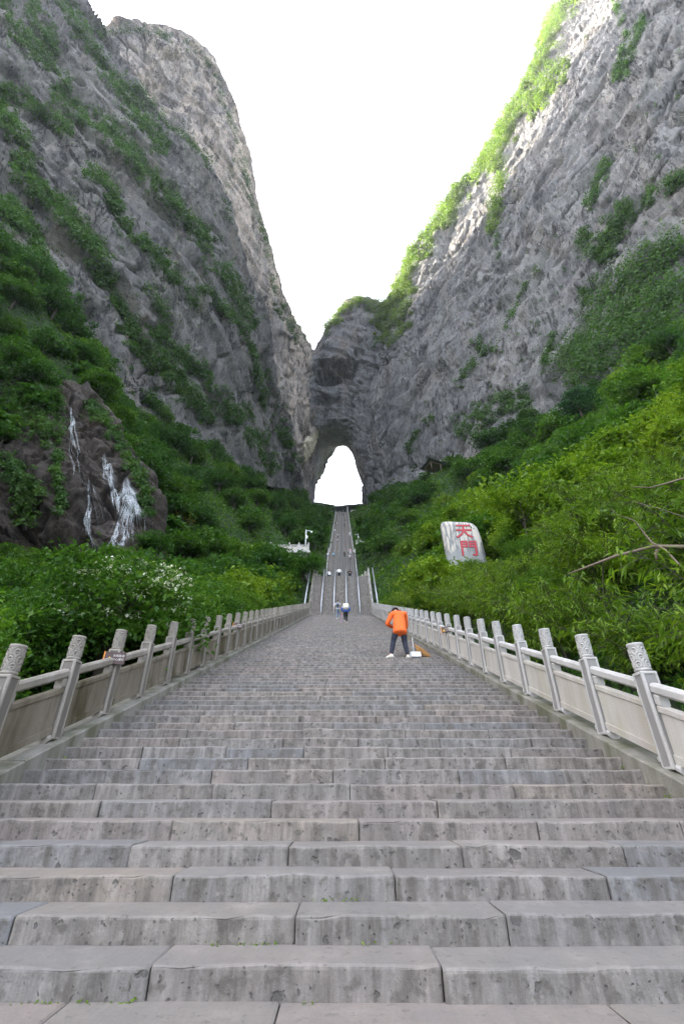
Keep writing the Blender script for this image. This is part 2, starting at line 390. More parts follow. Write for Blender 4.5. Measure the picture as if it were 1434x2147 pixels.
def leaf_mat(name, cols, transl=0.42, obj_var=0.5, ns=0.22):
    m, nt, b = mat_new(name)
    isl = N(nt, 'ShaderNodeNewGeometry').outputs['Random Per Island']; ob = N(nt, 'ShaderNodeObjectInfo').outputs['Random']
    pos = N(nt, 'ShaderNodeNewGeometry').outputs['Position']
    nz = noise_n(nt, pos, ns, 3, 0.6)
    f = math_n(nt, 'ADD', math_n(nt, 'MULTIPLY', isl, 0.42), math_n(nt, 'MULTIPLY', ob, obj_var * 0.45))
    f = math_n(nt, 'ADD', f, math_n(nt, 'MULTIPLY', math_n(nt, 'SUBTRACT', nz, 0.5), 0.9))
    c = ramp(nt, math_n(nt, 'ADD', f, 0.12), [(0.0, cols[0]), (0.35, cols[1]), (0.7, cols[2]), (1.0, cols[3])])
    L(nt, c, b.inputs['Base Color']); b.inputs['Roughness'].default_value = 0.5; b.inputs['Specular IOR Level'].default_value = 0.3
    t = N(nt, 'ShaderNodeBsdfTranslucent'); L(nt, mixc(nt, 1.0, c, (1.25, 1.35, 0.6), 'MULTIPLY'), t.inputs[0])
    mx = N(nt, 'ShaderNodeMixShader'); mx.inputs[0].default_value = transl
    L(nt, b.outputs[0], mx.inputs[1]); L(nt, t.outputs[0], mx.inputs[2]); L(nt, mx.outputs[0], nt.nodes['Material Output'].inputs[0])
    return m
M['leaf_dark'] = leaf_mat('dark broad leaf', [(0.015, 0.046, 0.012), (0.036, 0.105, 0.019), (0.070, 0.165, 0.024), (0.135, 0.225, 0.034)])
M['leaf_mid'] = leaf_mat('green broad leaf', [(0.014, 0.044, 0.010), (0.054, 0.138, 0.019), (0.12, 0.23, 0.028), (0.23, 0.32, 0.05)])
M['leaf_bright'] = leaf_mat('yellow green leaf', [(0.030, 0.072, 0.010), (0.110, 0.205, 0.018), (0.23, 0.335, 0.032), (0.42, 0.46, 0.09)])
M['leaf_blue'] = leaf_mat('blue green leaf', [(0.012, 0.05, 0.026), (0.028, 0.085, 0.042), (0.045, 0.115, 0.055), (0.07, 0.145, 0.06)])
M['leaf_cliff'] = leaf_mat('cliff shrub leaf', [(0.018, 0.056, 0.014), (0.042, 0.112, 0.021), (0.078, 0.165, 0.026), (0.14, 0.22, 0.036)])
M['leaf_ridge'] = leaf_mat('ridge shrub leaf', [(0.04, 0.09, 0.016), (0.08, 0.15, 0.02), (0.13, 0.20, 0.025), (0.20, 0.25, 0.04)], ns=0.12)
M['leaf_yellow'] = leaf_mat('yellowing leaf', [(0.16, 0.16, 0.02), (0.25, 0.22, 0.025), (0.32, 0.25, 0.03), (0.38, 0.28, 0.04)])
M['petal'] = leaf_mat('white petal', [(0.60, 0.62, 0.52), (0.70, 0.70, 0.62), (0.78, 0.78, 0.70), (0.8, 0.8, 0.75)], 0.2)
m, nt, b = mat_new('mossy ground cover')
pos = N(nt, 'ShaderNodeNewGeometry').outputs['Position']
n1 = noise_n(nt, pos, 1.6, 8, .75); n2 = noise_n(nt, pos, .12, 4, .6)
c = ramp(nt, n1, [(.35, (.010, .024, .008)), (.5, (.030, .075, .016)), (.65, (.075, .14, .028))])
L(nt, mixc(nt, ramp(nt, n2, [(.4, g3(0)), (.65, g3(.5))]), c, (.035, .045, .018)), b.inputs['Base Color']); b.inputs['Roughness'].default_value = .95
bump(nt, b, n1, 1.0, .9)
M['soil'] = m

# ------------------------------------------------------------------ the lie of the land
T, RI = 0.355, 0.355 * 0.3734                       # tread and riser of the lower flight
Y0, Z0 = 3.12, -0.8965 + EYE                 # foot of riser 0
XA, XB = -3.42, 3.22                              # clear width of the stair
F2, F3, F4 = ((48, 15.86), (54.5, 23.3)), ((78, 23.3), (111, 54.5)), ((114.9, 54.5), (231, 139.9))
NP = [(-60, 0.0), (Y0 - 4 * T, Z0 - 4 * RI), (48, 15.86 + EYE), (54.5, 23.3 + EYE), (78, 23.3 + EYE), (111, 54.5 + EYE), (114.9, 54.5 + EYE),
      (231, 139.9 + EYE), (238, 141.5 + EYE), (250, 153 + EYE), (258, 161.5 + EYE), (268, 168 + EYE), (285, 160 + EYE), (420, 20), (2000, -30)]
NPX, NPZ = np.array([a for a, _ in NP]), np.array([b for _, b in NP])
def zs(Y): return np.interp(Y, NPX, NPZ)
def terr(X, Y):
    X = np.asarray(X, float); Y = np.asarray(Y, float)
    base = zs(Y)
    dl = np.maximum(0, -(X + 0.2) - 4.0); dr = np.maximum(0, (X + 0.2) - 4.0)
    yl = [-20, 0, 25, 50, 90, 140, 200, 260, 300]
    kl = np.interp(Y, yl, [0.2, 1.3, 1.5, 1.5, 1.12, 0.88, 0.68, 0.62, 0.3])
    fl = np.interp(Y, [-20, 0, 25, 50, 90, 140, 200, 232, 248, 300], [20, 13, 16, 17, 8, 5, 4, 4, 17, 20])
    hl = 0.10 * np.minimum(dl, fl) + kl * np.maximum(0, dl - fl)
    hl = np.minimum(hl, 75 + (dl - 75) * 0.3)
    sm = lambda a, b, x: np.clip((x - a) / (b - a), 0, 1) ** 2 * (3 - 2 * np.clip((x - a) / (b - a), 0, 1))
    hl = hl * (1 - 0.93 * sm(14, 24, Y) * (1 - sm(45, 55, Y)) * (1 - sm(38, 62, dl)))
    kr = np.interp(Y, yl, [0.3, 0.66, 0.72, 0.78, 0.85, 0.88, 0.82, 0.62, 0.3])
    fr = np.interp(Y, [-20, 0, 25, 50, 90, 140, 200, 232, 248, 300], [20, 1, 1, 1, 1, 2, 2, 3, 17, 20])
    hr = 0.18 * np.minimum(dr, fr) + kr * np.maximum(0, dr - fr)
    hr = np.minimum(hr, 75 + (dr - 75) * 0.3)
    p = np.stack([X.ravel() * 0.12, Y.ravel() * 0.12, X.ravel() * 0], 1)
    n = vnoise(p, 3).reshape(X.shape) * np.minimum(1.5, (dl + dr) * 0.12)
    far = np.clip(1 - np.maximum(0, np.hypot(X, Y - 120) - 260) / 300, 0, 1)
    under = np.where((dl + dr) <= 0, -0.55, np.where(dl + dr < 0.6, -0.35, -0.1))
    return base + (hl + hr) * far + n + under
gx = np.concatenate([np.linspace(-950, -180, 10), np.linspace(-160, -40, 49), np.linspace(-38, -5, 56), np.linspace(-4.6, 4.6, 12), np.linspace(5, 38, 56), np.linspace(40, 160, 49), np.linspace(180, 950, 10)])
gy = np.concatenate([np.linspace(-500, -60, 8), np.linspace(-40, -2, 12), np.linspace(0, 130, 131), np.linspace(132, 330, 100), np.linspace(350, 1380, 12)])
GX, GY = np.meshgrid(gx, gy)
GZ = terr(GX, GY)
V = np.stack([GX.ravel(), GY.ravel(), GZ.ravel()], 1)
nx, ny = len(gx), len(gy)
I = (np.arange(ny - 1)[:, None] * nx + np.arange(nx - 1)[None, :]).ravel()
TF = np.stack([I, I + 1, I + nx + 1, I + nx], 1)
tag(new('ground', np_mesh('ground', V, TF, [M['soil']], True)), kind='structure')

# ------------------------------------------------------------------ cliffs
def crmat(n, m):
    t = np.linspace(0, n - 1, m); A = np.zeros((m, n))
    for r_, x in enumerate(t):
        i = min(int(x), n - 2); f = x - i
        wts = [(-f + 2 * f * f - f ** 3) / 2, (2 - 5 * f * f + 3 * f ** 3) / 2, (f + 4 * f * f - 3 * f ** 3) / 2, (-f * f + f ** 3) / 2]
        for k, wt in zip((i - 1, i, i + 1, i + 2), wts):
            if k < 0: A[r_, 0] += 2 * wt; A[r_, 1] -= wt
            elif k > n - 1: A[r_, n - 1] += 2 * wt; A[r_, n - 2] -= wt
            else: A[r_, k] += wt
    return A
def loft(ctrl, nu, nv):
    C = np.array([[tuple(p) for p in c] for c in ctrl], float)
    return np.einsum('ai,ijk,bj->abk', crmat(C.shape[0], nu), C, crmat(C.shape[1], nv))
def gnormal(P):
    du = np.gradient(P, axis=0); dv = np.gradient(P, axis=1)
    n = np.cross(du, dv); return n / (np.linalg.norm(n, axis=2, keepdims=True) + 1e-9)
def displace(P, sign, d, amp, seed, streak=4.0, scale=1.0, ledge=0.0, plates=1.0, rows=None):
    nrm = gnormal(P) * sign
    q = P.reshape(-1, 3) / scale
    d = np.array(d, float); d /= np.linalg.norm(d)
    nm = nrm.reshape(-1, 3).mean(0); pp = np.cross(d, nm); pp /= np.linalg.norm(pp)
    along = (q @ d)[:, None] * d[None]
    qs = q - along * (1 - 1 / streak)
    h = 5.0 * fbm(q / 55, seed, 2) + 2.2 * fbm(qs / 17, seed + 5, 3, True) + 1.2 * fbm(q / 6.5, seed + 9, 3, True) + 0.9 * fbm(qs / 2.4, seed + 21, 3)
    wv = q @ pp + 9 * fbm(q / 38, seed + 51, 3) + 1.6 * fbm(qs / 7, seed + 52, 2)
    for lam, a in ((26.0, 4.6), (9.7, 2.5), (3.4, 0.9)):     # saw-tooth plates, each broken off along its length
        f = wv / lam; k = np.floor(f); f = f - k
        cut = _hash(k, np.floor(((q @ d) + 30 * _hash(k, k * 0, k * 0, seed + 60)) / (lam * 3.1)), k * 0, seed + 61)
        h = h + plates * a * np.where(f < .90, f / .90, (1 - f) / .10) * (0.1 + 1.15 * cut ** 1.5)
    qb = q / 9.0 + 0.35 * np.stack([vnoise(q / 6 + 7, seed + 70), vnoise(q / 6 + 19, seed + 71), vnoise(q / 6 + 31, seed + 72)], 1)
    cb = np.floor(qb); h = h + 1.3 * (_hash(cb[:, 0], cb[:, 1], cb[:, 2], seed + 73) - .5)
    c1 = np.abs(fbm(qs / 24 + 3, seed + 80, 4)); h = h - 4.2 * np.exp(-(c1 / .030) ** 2)            # crevices along the bedding
    al2 = (q @ pp)[:, None] * pp[None]; qx = q - al2 * .72
    c2 = np.abs(fbm(qx / 15 + 9, seed + 81, 4)); h = h - 2.8 * np.exp(-(c2 / .026) ** 2) * (fbm(q / 40, seed + 82, 2) > -.1)
    if ledge: h = h + ledge * fbm(q * np.array([0.03, 0.03, 0.22]), seed + 40, 3, True)
    h = (h * amp * scale).reshape(P.shape[:2])
    if rows is not None: h = h * rows[None]
    return P + nrm * h[:, :, None]
BV = {}
def cliff(name, P, mat, kind='structure'):
    nu, nv = P.shape[:2]
    i = (np.arange(nu - 1)[:, None] * nv + np.arange(nv - 1)[None]).ravel()
    F = np.stack([i, i + nv, i + nv + 1, i + 1], 1)
    V = P.reshape(-1, 3)
    o = new(name, np_mesh(name, V, F, [mat], False)); tag(o, kind=kind)
    return o, V, F
def bvh(V, F): return BVHTree.FromPolygons([tuple(p) for p in V.tolist()], [tuple(f) for f in F.tolist()])
def orient(P, centre=(0, 60, 80)):
    n = gnormal(P); c = P.shape[0] // 2, P.shape[1] // 2
    return 1.0 if np.dot(n[c], np.array(centre) - P[c]) > 0 else -1.0
def with_back(cols, out):               # closes a wall over its top: plateau, then a far back side
    res = []
    for c in cols:
        t = Vector(c[0]); b = Vector(c[-1])
        res.append([Vector((t.x + out * 90, t.y + 60, b.z - 20)), Vector((t.x + out * 75, t.y + 50, t.z - 40)), Vector((t.x + out * 22, t.y + 14, t.z + 1))] + [Vector(p) for p in c])
    return res
def colp(lst): return [UC(*a) for a in lst]

L1 = [colp([(-420, -250, 58), (-420, 0, 57), (-420, 250, 55), (-420, 500, 53), (-420, 800, 49), (-420, 1100, 45)]),
      colp([(0, -260, 85), (0, 0, 80), (0, 250, 77), (0, 480, 74), (0, 750, 70), (0, 1080, 62)]),
      colp([(50, -200, 100), (112, 60, 99), (180, 270, 98), (260, 480, 100), (320, 720, 108), (360, 1000, 112)]),
      colp([(108, -140, 120), (215, 105, 120), (335, 270, 122), (450, 420, 132), (540, 690, 160), (600, 1030, 200)]),
      colp([(85, -170, 150), (190, 90, 155), (305, 262, 165), (425, 425, 175), (525, 700, 195), (590, 1040, 225)])]
L2 = [colp([(60, 0, 150), (150, 200, 150), (250, 400, 150), (330, 600, 155), (400, 800, 160), (450, 1020, 165)]),
      colp([(205, 66, 160), (255, 210, 164), (330, 400, 166), (400, 620, 172), (460, 820, 178), (500, 1030, 180)]),
      colp([(310, 56, 170), (345, 200, 174), (400, 400, 178), (460, 620, 184), (510, 830, 192), (545, 1040, 195)]),
      colp([(400, 88, 180), (430, 230, 184), (465, 420, 190), (515, 640, 200), (562, 840, 212), (585, 1050, 215)]),
      colp([(448, 145, 192), (497, 300, 200), (532, 450, 212), (578, 620, 226), (632, 770, 238), (622, 1060, 236)]),
      colp([(452, 165, 215), (500, 315, 224), (540, 465, 236), (584, 640, 248), (652, 765, 256), (645, 1060, 256)]),
      colp([(438, 185, 250), (485, 330, 255), (525, 480, 262), (570, 650, 272), (640, 790, 285), (640, 1070, 285)])]
RM = [[(1950, -250, 62), (1950, -180, 60), (1950, 0, 58), (1950, 300, 55), (1950, 600, 52), (1950, 1000, 45)],
      [(1410, -270, 105), (1420, -220, 95), (1428, 0, 89), (1434, 300, 84), (1434, 600, 79), (1434, 1000, 68)],
      [(1275, -215, 160), (1345, -120, 122), (1298, 40, 113), (1275, 320, 110), (1250, 620, 108), (1215, 1000, 100)],
      [(1190, -50, 190), (1262, 40, 152), (1180, 200, 141), (1135, 410, 138), (1090, 680, 137), (1040, 1010, 130)],
      [(1095, 185, 210), (1150, 240, 168), (1100, 350, 160), (1055, 510, 158), (1005, 740, 158), (950, 1020, 152)],
      [(1010, 340, 225), (1060, 400, 186), (1018, 480, 180), (980, 610, 178), (930, 790, 178), (880, 1030, 175)],
      [(913, 472, 245), (965, 530, 210), (930, 590, 203), (905, 690, 200), (870, 850, 200), (835, 1040, 200)],
      [(858, 555, 256), (893, 597, 226), (868, 660, 220), (848, 745, 218), (825, 880, 218), (800, 1050, 220)],
      [(806, 650, 262), (830, 680, 245), (815, 730, 238), (800, 800, 236), (785, 900, 238), (772, 1058, 244)],
      [(772, 695, 280), (780, 720, 270), (772, 760, 264), (765, 835, 262), (765, 930, 262), (770, 1062, 270)]]
RM = [colp(c) for c in RM]
CLIFFS = []
P = loft(with_back(L1, -1), 300, 440); P = displace(P, orient(P), (0.3, 0.75, -0.6), .85, 100, 5)
CLIFFS.append(cliff('cliff', P, M['rock_near']))
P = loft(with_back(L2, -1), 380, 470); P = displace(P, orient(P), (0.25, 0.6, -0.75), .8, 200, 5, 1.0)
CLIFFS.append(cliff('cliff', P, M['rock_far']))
P = loft(with_back(RM, 1), 520, 450); P = displace(P, orient(P), (-0.45, 0.5, -0.75), .85, 300, 4)
CLIFFS.append(cliff('cliff', P, M['rock_right']))
# the arch: rings from the skyline inwards, through the tunnel to its far mouth
BR = [(657, 1066), (661, 1010), (669, 970), (681, 945), (698, 937), (723, 934), (741, 953), (748, 982), (757, 1006), (765, 1030), (763, 1064)]
FR = [(638, 1070), (632, 1000), (632, 950), (641, 912), (668, 886), (702, 880), (733, 890), (752, 935), (772, 985), (784, 1022), (790, 1066)]
GR = [(612, 1076), (604, 990), (604, 920), (625, 850), (662, 805), (700, 800), (748, 790), (792, 850), (820, 930), (840, 1000), (850, 1070)]
HR = [(590, 1078), (585, 980), (590, 890), (612, 810), (656, 770), (715, 725), (775, 722), (830, 790), (850, 890), (870, 990), (880, 1072)]
OR = [(560, 1080), (560, 960), (580, 850), (612, 770), (658, 738), (728, 634), (810, 640), (880, 700), (900, 850), (900, 960), (900, 1074)]
arch = []
for i in range(11):
    o_, h_, g_, f_, b_ = OR[i], HR[i], GR[i], FR[i], BR[i]
    top = UC(*o_, 262)
    up = max(0.0, math.sin(math.pi * i / 10))
    arch.append([top + Vector((0, 95, -60 * up)), top + Vector((0, 40, -4 * up)), top, UC(*h_, 250), UC(*g_, 247), UC(*f_, 250), UC((f_[0] * .62 + b_[0] * .38), (f_[1] * .62 + b_[1] * .38), 262), UC(*b_, 280),
                 UC(b_[0] + (b_[0] - 712) * 0.25, b_[1] - 12 * up, 298)])
P = loft(arch, 360, 300); s_ = orient(P, (0, 0, 150))
def dent(P, px, py, rx, ry, depth):
    V = P.reshape(-1, 3); z = V[:, 2] - EYE; zc = V[:, 1] * cp + z * sp
    X = CX + FPX * V[:, 0] / zc; Yp = CY - FPX * (z * cp - V[:, 1] * sp) / zc
    r2 = ((X - px) / rx) ** 2 + ((Yp - py) / ry) ** 2
    r2 = r2 + 0.75 * fbm(V / 5.0, 77, 3)
    k = np.clip(1.25 * (1 - r2), 0, 1) ** 0.8 * depth * (V[:, 1] < 285)
    V = V.copy(); V[:, 1] += k
    return V.reshape(P.shape)
P = displace(P, s_, (0.6, 0.2, -0.3), 0.7, 400, 3, 0.7, ledge=2.2, rows=np.interp(np.linspace(0, 8, 300), [3.5, 5.2, 6.2, 8], [1, .5, .22, .2]))
P = dent(P, 704, 774, 46, 26, 12); P = dent(P, 688, 800, 28, 12, 7); P = dent(P, 684, 838, 34, 12, 6); P = dent(P, 752, 738, 12, 14, 5)
CLIFFS.append(cliff('cliff', P, M['rock_arch']))
CB = [bvh(V, F) for _, V, F in CLIFFS]
TB = bvh(np.stack([GX.ravel(), GY.ravel(), GZ.ravel()], 1), TF)
EO = Vector((0, 0, EYE))
def hit(px, py, trees=None):
    d = ray(px, py).normalized(); best = None
    for bi, t in enumerate(trees or CB):
        r = t.ray_cast(EO, d, 1500)
        if r[0] is not None and (best is None or r[3] < best[2]): best = (r[0], r[1], r[3], bi)
    return best
# paler, yellower scar on the inner wall of the arch
patch = [(641, 916), (655, 908), (669, 899), (668, 915), (664, 930), (657, 950), (645, 966), (637, 972), (640, 960), (633, 958), (638, 944), (634, 930)]
ns = []
for a in range(26):
    for b_ in range(26):
        ns.append((630 + a * 42 / 25.0, 896 + b_ * 80 / 25.0))
def inpoly(x, y, poly):
    c = False
    for i in range(len(poly)):
        x1, y1 = poly[i]; x2, y2 = poly[i - 1]
        if (y1 > y) != (y2 > y) and x < (x2 - x1) * (y - y1) / (y2 - y1) + x1: c = not c
    return c
sv, sf, idx = [], [], {}
for (a, y) in [(i, j) for i in range(27) for j in range(42)]:
    px, py = 629 + a * 1.6, 894 + y * 2.0
    if inpoly(px + random.uniform(-.8, .8), py + random.uniform(-1, 1), patch):
        h = hit(px, py)
        if h:
            n = h[1] if h[1].dot(EO - h[0]) > 0 else -h[1]
            idx[(a, y)] = len(sv); sv.append(h[0] + (EO - h[0]).normalized() * 1.6)
for (a, y) in idx:
    q = [(a, y), (a + 1, y), (a + 1, y + 1), (a, y + 1)]
    if all(k in idx for k in q): sf.append([idx[k] for k in q])
if sf:
    P_ = MB(); n0 = len(sv); back = [p + (p - EO).normalized() * 3.0 for p in sv]
    P_.add(sv, sf); P_.add(back, [f[::-1] for f in sf])
    ed = {}
    for f in sf:
        for i in range(4):
            e = (f[i], f[(i + 1) % 4]); ed[e] = 1
    P_.f += [(e[1], e[0], e[0] + n0, e[1] + n0) for e in ed if (e[1], e[0]) not in ed]
    tag(P_.build('rock_patch', M['rock_pale'], smooth=True), 'pale yellowish rock scar beside the mouth of the natural arch', 'rock')

# ------------------------------------------------------------------ leaves
def leaves(cent, size, up=0.7, jit=0.5, asp=0.55, seed=1, nrm=None, fold=0.18):
    g = np.random.default_rng(seed); n = len(cent)
    base = np.array([0, 0, 1.0]) * up if nrm is None else nrm * up
    nr = base + g.normal(0, jit, (n, 3)); nr /= np.linalg.norm(nr, axis=1, keepdims=True)
    u = np.cross(nr, g.normal(0, 1, (n, 3))); u /= np.linalg.norm(u, axis=1, keepdims=True) + 1e-9
    u[:, 2] -= 0.25; v = np.cross(nr, u)
    s = (np.asarray(size) * g.uniform(0.65, 1.35, n))[:, None]
    a = cent - u * s * 0.5; c = cent + u * s * 0.5
    b_ = cent + v * s * asp * 0.5 + nr * s * fold - u * s * 0.05; d = cent - v * s * asp * 0.5 + nr * s * fold - u * s * 0.05
    V = np.stack([a, b_, c, d], 1).reshape(-1, 3)
    return V, np.arange(n * 4).reshape(n, 4)
def crown_pts(n_clump, per, rx, rz, flat, seed, hollow=0.35, clump=0.9):
    g = np.random.default_rng(seed)
    d = g.normal(0, 1, (n_clump, 3)); d /= np.linalg.norm(d, axis=1, keepdims=True)
    r = (hollow + (1 - hollow) * g.random(n_clump) ** 0.45)[:, None]
    c = d * r * np.array([rx, rx, rz]); c[:, 2] = np.where(c[:, 2] < -rz * 0.55, c[:, 2] * 0.5, c[:, 2])
    lump = 1 + 0.28 * vnoise(d * 1.7 + seed, seed)[:, None]; c = c * lump
    cs = clump * g.uniform(0.6, 1.35, n_clump)
    pts = c[:, None, :] + g.normal(0, 0.5, (n_clump, per, 3)) * np.array([1, 1, flat]) * cs[:, None, None]
    rad = np.linalg.norm(pts[:, :, :2] - c[:, None, :2], axis=2)
    pts[:, :, 2] -= 0.22 * rad ** 2 / clump                       # tiers that droop at their rims
    return pts.reshape(-1, 3), c
def trunk_mb(h, r, clumps, seed, lean=0.0):
    g = random.Random(seed); mb = MB()
    top = Vector((lean, g.uniform(-.2, .2), h))
    pts = [Vector((0, 0, -1.2)), Vector((lean * .2, .05, h * .3)), Vector((lean * .6 + g.uniform(-.1, .1), 0, h * .65)), top]
    mb.tube(pts, [r * 1.25, r, r * .7, r * .25], 7)
    for c in clumps:
        c = Vector(c); s = pts[1].lerp(top, g.uniform(0.15, 0.9))
        mid = s.lerp(c, 0.5) + Vector((0, 0, g.uniform(-.1, .25)))
        mb.tube([s, mid, c], [r * .35, r * .22, r * .06], 4, False)
    return mb
PROTO = {}
def tree_proto(key, n_clump, per, rx, rz, h, leaf, mat, flat=0.3, clump=0.9, seed=1, up=0.8, tr=0.14, asp=0.55, jit=0.45):
    pts, c = crown_pts(n_clump, per, rx, rz, flat, seed, clump=clump)
    off = np.array([0, 0, h]); pts = pts + off
    V, F = leaves(pts, leaf, up, jit, asp, seed + 1)
    cr = np_mesh('crown', V, F, [M[mat]])
    k = np.random.default_rng(seed).choice(len(c), min(14, len(c)), replace=False)
    tk = trunk_mb(h + rz * .4, tr, (c + off)[k].tolist(), seed).mesh('trunk', M['bark'], smooth=True)
    PROTO[key] = (cr, tk, rx, rz, h)
for s in range(3):
    tree_proto(f'dark{s}', 85, 42, 2.6, 1.9, 3.4, 0.34, 'leaf_dark', 0.22, 1.05, 10 + s)
    tree_proto(f'mid{s}', 85, 42, 2.4, 1.7, 2.9, 0.32, 'leaf_mid', 0.22, 1.0, 20 + s)
    tree_proto(f'bright{s}', 90, 46, 1.9, 1.4, 1.9, 0.24, 'leaf_bright', 0.28, 0.8, 30 + s)
    tree_proto(f'shrub{s}', 170, 70, 1.25, 0.95, 1.0, 0.088, 'leaf_mid', 0.35, 0.42, 40 + s)
tree_proto('blue0', 80, 44, 2.6, 1.6, 2.6, 0.3, 'leaf_blue', 0.2, 1.0, 60)
tree_proto('yellow0', 30, 30, 1.4, 0.8, 2.6, 0.26, 'leaf_yellow', 0.2, 0.7, 61)
tree_proto('nearleaf0', 180, 64, 1.5, 1.15, 1.25, 0.10, 'leaf_mid', 0.3, 0.5, 62)
tree_proto('sapling0', 46, 40, 1.7, 0.55, 2.9, 0.2, 'leaf_bright', 0.18, 0.75, 63, tr=0.035)
def bamboo_proto(key, n_culm, h, seed, mat='leaf_bright'):
    g = np.random.default_rng(seed); mb = MB(); C = []; D = []
    for k in range(n_culm):
        a = g.uniform(0, 2 * math.pi); sp_ = g.uniform(0.5, 1.5); hh = h * g.uniform(0.6, 1.1)
        p0 = Vector((g.normal(0, .3), g.normal(0, .3), -0.4)); pts = []
        for t in np.linspace(0, 1, 7):
            pts.append(p0 + Vector((math.cos(a) * sp_ * t ** 2.2, math.sin(a) * sp_ * t ** 2.2, hh * (t - 0.28 * t ** 3))))
        mb.tube(pts, [0.012 * (1.1 - .8 * i / 6) for i in range(7)], 4, False)
        for j in range(26):
            t = g.uniform(0.25, 1.0); i = min(5, int(t * 6)); f = t * 6 - i
            b0 = pts[i].lerp(pts[i + 1], f); ang = g.uniform(0, 2 * math.pi); ln = g.uniform(.15, .5)
            e = b0 + Vector((math.cos(ang) * ln, math.sin(ang) * ln, g.uniform(-.12, .14)))
            mb.tube([b0, e], [0.004, 0.002], 3, False)
            for q in range(9):
                C.append(tuple(b0.lerp(e, g.uniform(.35, 1.15)) + Vector(g.normal(0, .035, 3)))); 
                dd = Vector((math.cos(ang), math.sin(ang), -0.55)) + Vector(g.normal(0, .55, 3)); D.append(tuple(dd.normalized()))
    C = np.array(C); D = np.array(D); n = len(C)
    s = g.uniform(.10, .19, n)[:, None]; side = np.cross(D, [0, 0, 1.0] + g.normal(0, .3, (n, 3))); side /= np.linalg.norm(side, axis=1, keepdims=True) + 1e-9
    V = np.stack([C, C + D * s * .4 + side * s * .11, C + D * s + np.array([0, 0, -.1]) * s, C + D * s * .4 - side * s * .11], 1).reshape(-1, 3)
    PROTO[key] = (np_mesh('crown', V, np.arange(4 * n).reshape(n, 4), [M[mat]]), mb.mesh('trunk', M['bark'], smooth=True), 1.3, h * .5, h * .55)
for s in range(3): bamboo_proto(f'bamboo{s}', 30, 2.6, 70 + s)
PLANT_N = {}
def plant(key, x, y, z=None, sc=1.0, name='tree', label=None, cat='tree', group=None, rz=None, tilt=0.0):
    cr, tk = PROTO[key][:2]
    z = float(terr(x, y)) - 0.05 if z is None else z
    e = empty(name, (x, y, z), random.uniform(0, 6.28) if rz is None else rz, label, cat, group)
    e.scale = (sc * random.uniform(.9, 1.1), sc * random.uniform(.9, 1.1), sc); e.rotation_euler[0] = random.uniform(-tilt, tilt); e.rotation_euler[1] = random.uniform(-tilt, tilt)
    new('trunk', tk, e); new('crown', cr, e)
    return e
CLEAR = [(922, 1080, 1030, 1166, 31), (60, 850, 308, 1170, 46), (568, 1090, 656, 1158, 58), (886, 950, 930, 978, 115),
         (728, 1064, 778, 1082, 230), (738, 1108, 770, 1138, 125), (652, 930, 770, 1058, 262)]
placed = []; PEND = []
def ok_tree(x, y, z, rx, h, gap):
    tops = []
    for px_, pz in ((-rx, h), (rx, h), (0, h + rx * .6), (-rx, h * .5), (rx, h * .5), (0, 0)):
        q = proj((x + px_, y, z + pz))
        if q is None: return False
        tops.append(q)
    xs = [t[0] for t in tops]; ys = [t[1] for t in tops]
    if max(xs) < -60 or min(xs) > 1494 or min(ys) > 1600: return False
    for (a, b_, c, d, ym) in CLEAR:
        if y < ym and max(xs) > a and min(xs) < c and max(ys) > b_ and min(ys) < d: return False
    for (X, Y, r_) in placed:
        if (X - x) ** 2 + (Y - y) ** 2 < (gap * (rx + r_)) ** 2: return False
    return True
def where(kind, side, x, y, d, s, key):
    q = proj((x, y, float(terr(x, y)) + 3 * s))
    size = 'large' if s > 1.35 else 'small' if s < 1.05 else 'middling'
    band = ['near the sweeper', 'near the walkers', 'by the railed flight', 'by the middle flight', 'by the topmost flight', 'just under the arch'][int(np.searchsorted([18, 34, 56, 108, 165], y))]
    row = 'at stair edge' if d < 5 else 'behind stair edge' if d < 14 else 'up the slope' if d < 32 else 'at cliff foot'
    row += ', waterfall side' if side < 0 else ', stele side'
    return f'{size} {kind} {row}, {band}'
def scatter(n, side, yr, dr, keys, wts, sc, name, labels, cat, group, gap=0.62, tries=30):
    cnt = 0
    for _ in range(n * tries):
        if cnt >= n: break
        y = random.uniform(*yr); d = random.uniform(*dr) ** 1.0
        x = -0.2 + side * (4.3 + d); k = random.choices(range(len(keys)), wts)[0]; key = keys[k] + str(random.randrange(3))
        if key not in PROTO: key = keys[k] + '0'
        s = random.uniform(*sc); rx = PROTO[key][2] * s; h = (PROTO[key][4]) * s
        if d < rx * 0.8 + .2: continue
        z = float(terr(x, y))
        bi = None
        for t in CB:                                   # not inside a cliff
            r_ = t.ray_cast(Vector((0, y, z + 4)), Vector((side, 0, 0)), 300)
            if r_[0] is not None and abs(r_[0].x) < abs(x) - 3: bi = 1
        if bi or not ok_tree(x, y, z, rx, h, gap): continue
        placed.append((x, y, rx)); cnt += 1
        PEND.append((key, x, y, z - 0.1, s, name, where(labels[k], side, x, y, d, s, key), cat, group, rx * s))
    return cnt

HAZE = 0.00016
if HAZE:
    hb = MB().box(-1000, 1000, -520, 1400, -75, 640).mesh('haze')
    m = bpy.data.materials.new('thin haze'); m.use_nodes = True; nt = m.node_tree; nt.nodes.clear()
    o_ = nt.nodes.new('ShaderNodeOutputMaterial'); v_ = nt.nodes.new('ShaderNodeVolumePrincipled')
    v_.inputs['Color'].default_value = (.92, .95, 1, 1); v_.inputs['Density'].default_value = HAZE; v_.inputs['Anisotropy'].default_value = .3
    nt.links.new(v_.outputs[0], o_.inputs['Volume']); hb.materials.append(m)
    tag(new('haze', hb), kind='stuff')
